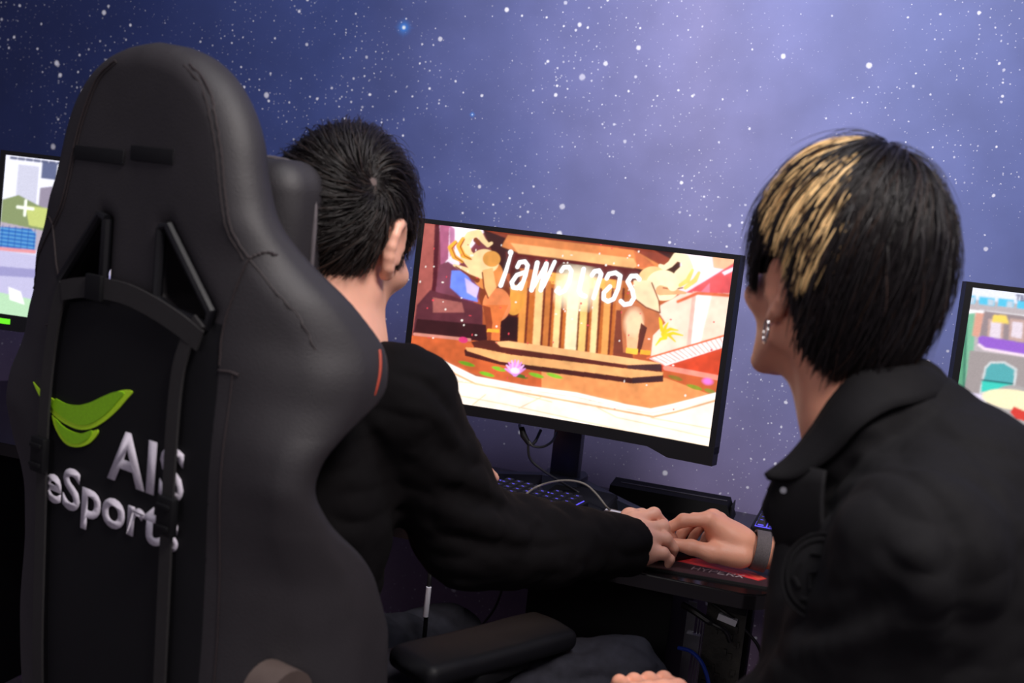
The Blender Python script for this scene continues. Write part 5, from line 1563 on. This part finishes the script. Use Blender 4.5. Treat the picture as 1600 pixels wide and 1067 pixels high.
# round sleeve patch: two rings and a plain raised cross-like figure
pc = v.hit(1278, 898) + 0; nn = (CC - pc) / np.linalg.norm(CC - pc); nn = nn + np.array([-.35, 0, .1]); nn /= np.linalg.norm(nn)
ux = np.cross((0, 0, 1), nn); ux /= np.linalg.norm(ux); uz = np.cross(nn, ux)
def patch_pt(a, b, h=0.0): return pc + ux * a + uz * b + nn * (h - 9.0 * 0 - (a * a + b * b) * 3.5)
pt = MB()
for rad in (.036, .030): pt.tube([patch_pt(rad * math.cos(t), rad * 1.12 * math.sin(t), .001) for t in np.linspace(0, 2 * math.pi, 41)], .0013, 6)
for q in ([(-.012, .018), (.004, .020), (.010, .006), (-.008, .0), (-.004, -.014), (.010, -.016)], [(-.02, .006), (-.022, -.008), (-.014, -.016)], [(.020, .008), (.022, -.006)], [(-.010, -.025), (.010, -.025)]):
    pt.tube([patch_pt(a, b, .001) for a, b in q], .0022, 6)
rings = [[patch_pt(r_ * math.cos(t), r_ * 1.12 * math.sin(t), -.0005) for t in np.linspace(0, 2 * math.pi, 32, endpoint=False)] for r_ in (.008, .02, .035)]
Vr = [patch_pt(0, 0, -.0005)] + [p for r_ in rings for p in r_]; Fr = [(0, 1 + k, 1 + (k + 1) % 32) for k in range(32)]
for j in range(2):
    for k in range(32): Fr.append((1 + 32 * j + k, 33 + 32 * j + k, 33 + 32 * j + (k + 1) % 32, 1 + 32 * j + (k + 1) % 32))
pt.add(Vr, Fr)
o = pt.build('sleeve_patch', MT['patch'], None); o.parent = man2; o['label'] = 'round black embroidered sleeve patch'
# trousers
v = Vol((.22, -.90, .22), (.90, -.20, .66), .005)
v.ell(PV2 + (0, 0, -.04), (.16, .18, .13), k=.03)
v.cone(PV2 + (0, -.08, -.04), np.array([.36, -.56, .52]), .09, .066, k=.04); v.cone(PV2 + (0, .08, -.04), np.array([.42, -.34, .52]), .09, .066, k=.04)
v.cone((.36, -.56, .52), (.40, -.54, .27), .066, .055, k=.02); v.cone((.42, -.34, .52), (.46, -.33, .27), .066, .055, k=.02)
v.noise(.004, .05, 61, ridge=True)
v.mesh('trousers', MT['cloth1'], man2)
for a_, b_ in (((.40, -.54, .27), (.42, -.53, .05)), ((.46, -.33, .27), (.48, -.32, .05))):
    MB().tube([a_, b_], [.055, .045], 12).build('trouser_leg', MT['cloth1'], None).parent = man2
    s_ = Vol((b_[0] - .22, b_[1] - .08, 0), (b_[0] + .10, b_[1] + .08, .14), .005)
    s_.ell((b_[0] - .06, b_[1], .045), (.13, .045, .042), k=.02); s_.ell((b_[0], b_[1], .075), (.045, .04, .05), k=.02); s_.box((b_[0] - .05, b_[1], .008), (.27, .09, .022), rad=.01, k=.005)
    s_.mesh('shoe', MT['rubber'], man2)
# wrist band
wa, wb = P(1172, 858, 1.705), P(1206, 866, 1.703)
ax_ = (wb - wa) / np.linalg.norm(wb - wa); s1 = np.cross(ax_, (0, 0, 1)); s1 /= np.linalg.norm(s1); s2 = np.cross(s1, ax_)
wm = P(1187, 860, 1.704)
Vv, Ff = [], []
for k in range(40):
    a_ = 2 * math.pi * k / 40
    o_ = s1 * math.cos(a_) * 1.0 + s2 * math.sin(a_) * 1.0
    for off_, r_ in ((-.0105, .0262), (.0105, .0272), (.0105, .0305), (-.0105, .0295)): Vv.append(wm + ax_ * off_ + o_ * r_)
for k in range(40):
    b_ = ((k + 1) % 40) * 4; a_ = k * 4
    for j in range(4): Ff.append((a_ + j, a_ + (j + 1) % 4, b_ + (j + 1) % 4, b_ + j))
o = pydata('wrist_band', Vv, Ff, MT['band'], None, math.radians(40)); o.parent = man2; o['label'] = 'grey woven wrist band'
# hoop earring in the left ear
ec = L2(-.088, -.014, -.043)
er = [ec + R2 @ np.array([0, .0115 * math.cos(t), .0125 * math.sin(t)]) + (CB @ np.array([0.0095, 0, 0])) * math.cos(t) * .5 for t in np.linspace(math.radians(120), math.radians(420), 30)]
o = MB().tube(er, .0014, 8).build('earring', MT['chrome'], None); o.parent = man2; o['label'] = 'silver hoop earring'
# hair
C2o = np.array([-.003, -.018, .048])
def sh2(d):
    x, y, z = d
    return 1.0 / math.sqrt((x / .090) ** 2 + (y / .112) ** 2 + (z / (.118 if z > 0 else .165)) ** 2)
def lim2(y): return np.interp(y, [-.14, -.105, -.076, -.060, -.048, -.040, -.032, .014, .022, .048, .060, .085, .12], [-.074, -.078, -.066, -.044, -.020, .012, .036, .034, .008, .012, .030, .045, .050])
def mask2(p, over=0.0):
    x, y, z = p + C2o
    if -.052 < y < .018: over = over * .1
    return z > lim2(y) - over
wh2 = np.array([.012, -.012, .120]) ; wh2 = wh2 / np.linalg.norm(wh2)
cv = Vol((-.11, -.14, -.16), (.11, .13, .14), .003)
X, Y, Z = np.meshgrid(*cv.ax, indexing='ij', sparse=True)
q_ = np.sqrt((X / .087) ** 2 + (Y / .109) ** 2 + (Z / np.where(Z > 0, .115, .160)) ** 2)
cv.F = ((q_ - 1) * .09).astype(np.float32)
Yo, Zo = Y + C2o[1], Z + C2o[2]
cv.F = np.maximum(cv.F, (lim2(Yo) - Zo) * .7).astype(np.float32)
inner = (np.sqrt((X / .070) ** 2 + ((Y - .02) / .085) ** 2 + ((Z + .08) / .12) ** 2) - 1) * .07
cv.F = np.maximum(cv.F, -inner).astype(np.float32)
cv.noise(.004, .02, 71, ridge=True, aniso=(1, 1, 4))
Vc, Tc, Qc = cv.arrays()
cc = np.tile(np.array(lin((20, 17, 19))), (len(Vc), 1))
def region(p):
    x, y, z = p; a = math.degrees(math.atan2(-x, y))   # 0 forward, 90 left side
    return a, z
def streak(p, over=0.0):
    a, z = region(p)
    return 50 < a < 140 and z > -.052 + abs(a - 114) * .0014 and mask2(p, over)
def col2(a, b, g):
    return np.array(lin((24, 20, 22))) * g.uniform(.5, 1.6) + (np.array([.02, .009, .004]) if g.uniform() < .10 else 0)
def colb(a, b, g):
    an, z = region(b)
    if math.sin(an * .30 + .6) > .72 + g.uniform(-.3, .3): return col2(a, b, g)
    return np.array(lin((232, 194, 138))) * g.uniform(.85, 1.5)
off2 = H2 + R2 @ C2o
st = [strands(off2, R2, wh2, sh2, mask2, 7500, 9, .00075, .006, col2, 81, swirl=.25, tmin=.02, len_=(.5, 1.3), jitter=.004, over=.022),
      strands(off2, R2, wh2, sh2, mask2, 1500, 9, .0007, .014, col2, 82, swirl=.4, tmin=.02, len_=(.4, 1.1), jitter=.010, over=.03),
      strands(off2, R2, wh2, sh2, streak, 2600, 9, .0010, .009, colb, 83, swirl=.3, tmin=.12, len_=(.6, 1.2), jitter=.004, over=.0)]
hair_object('hair', (Vc, Tc, Qc), cc, st, man2, off2, R2)
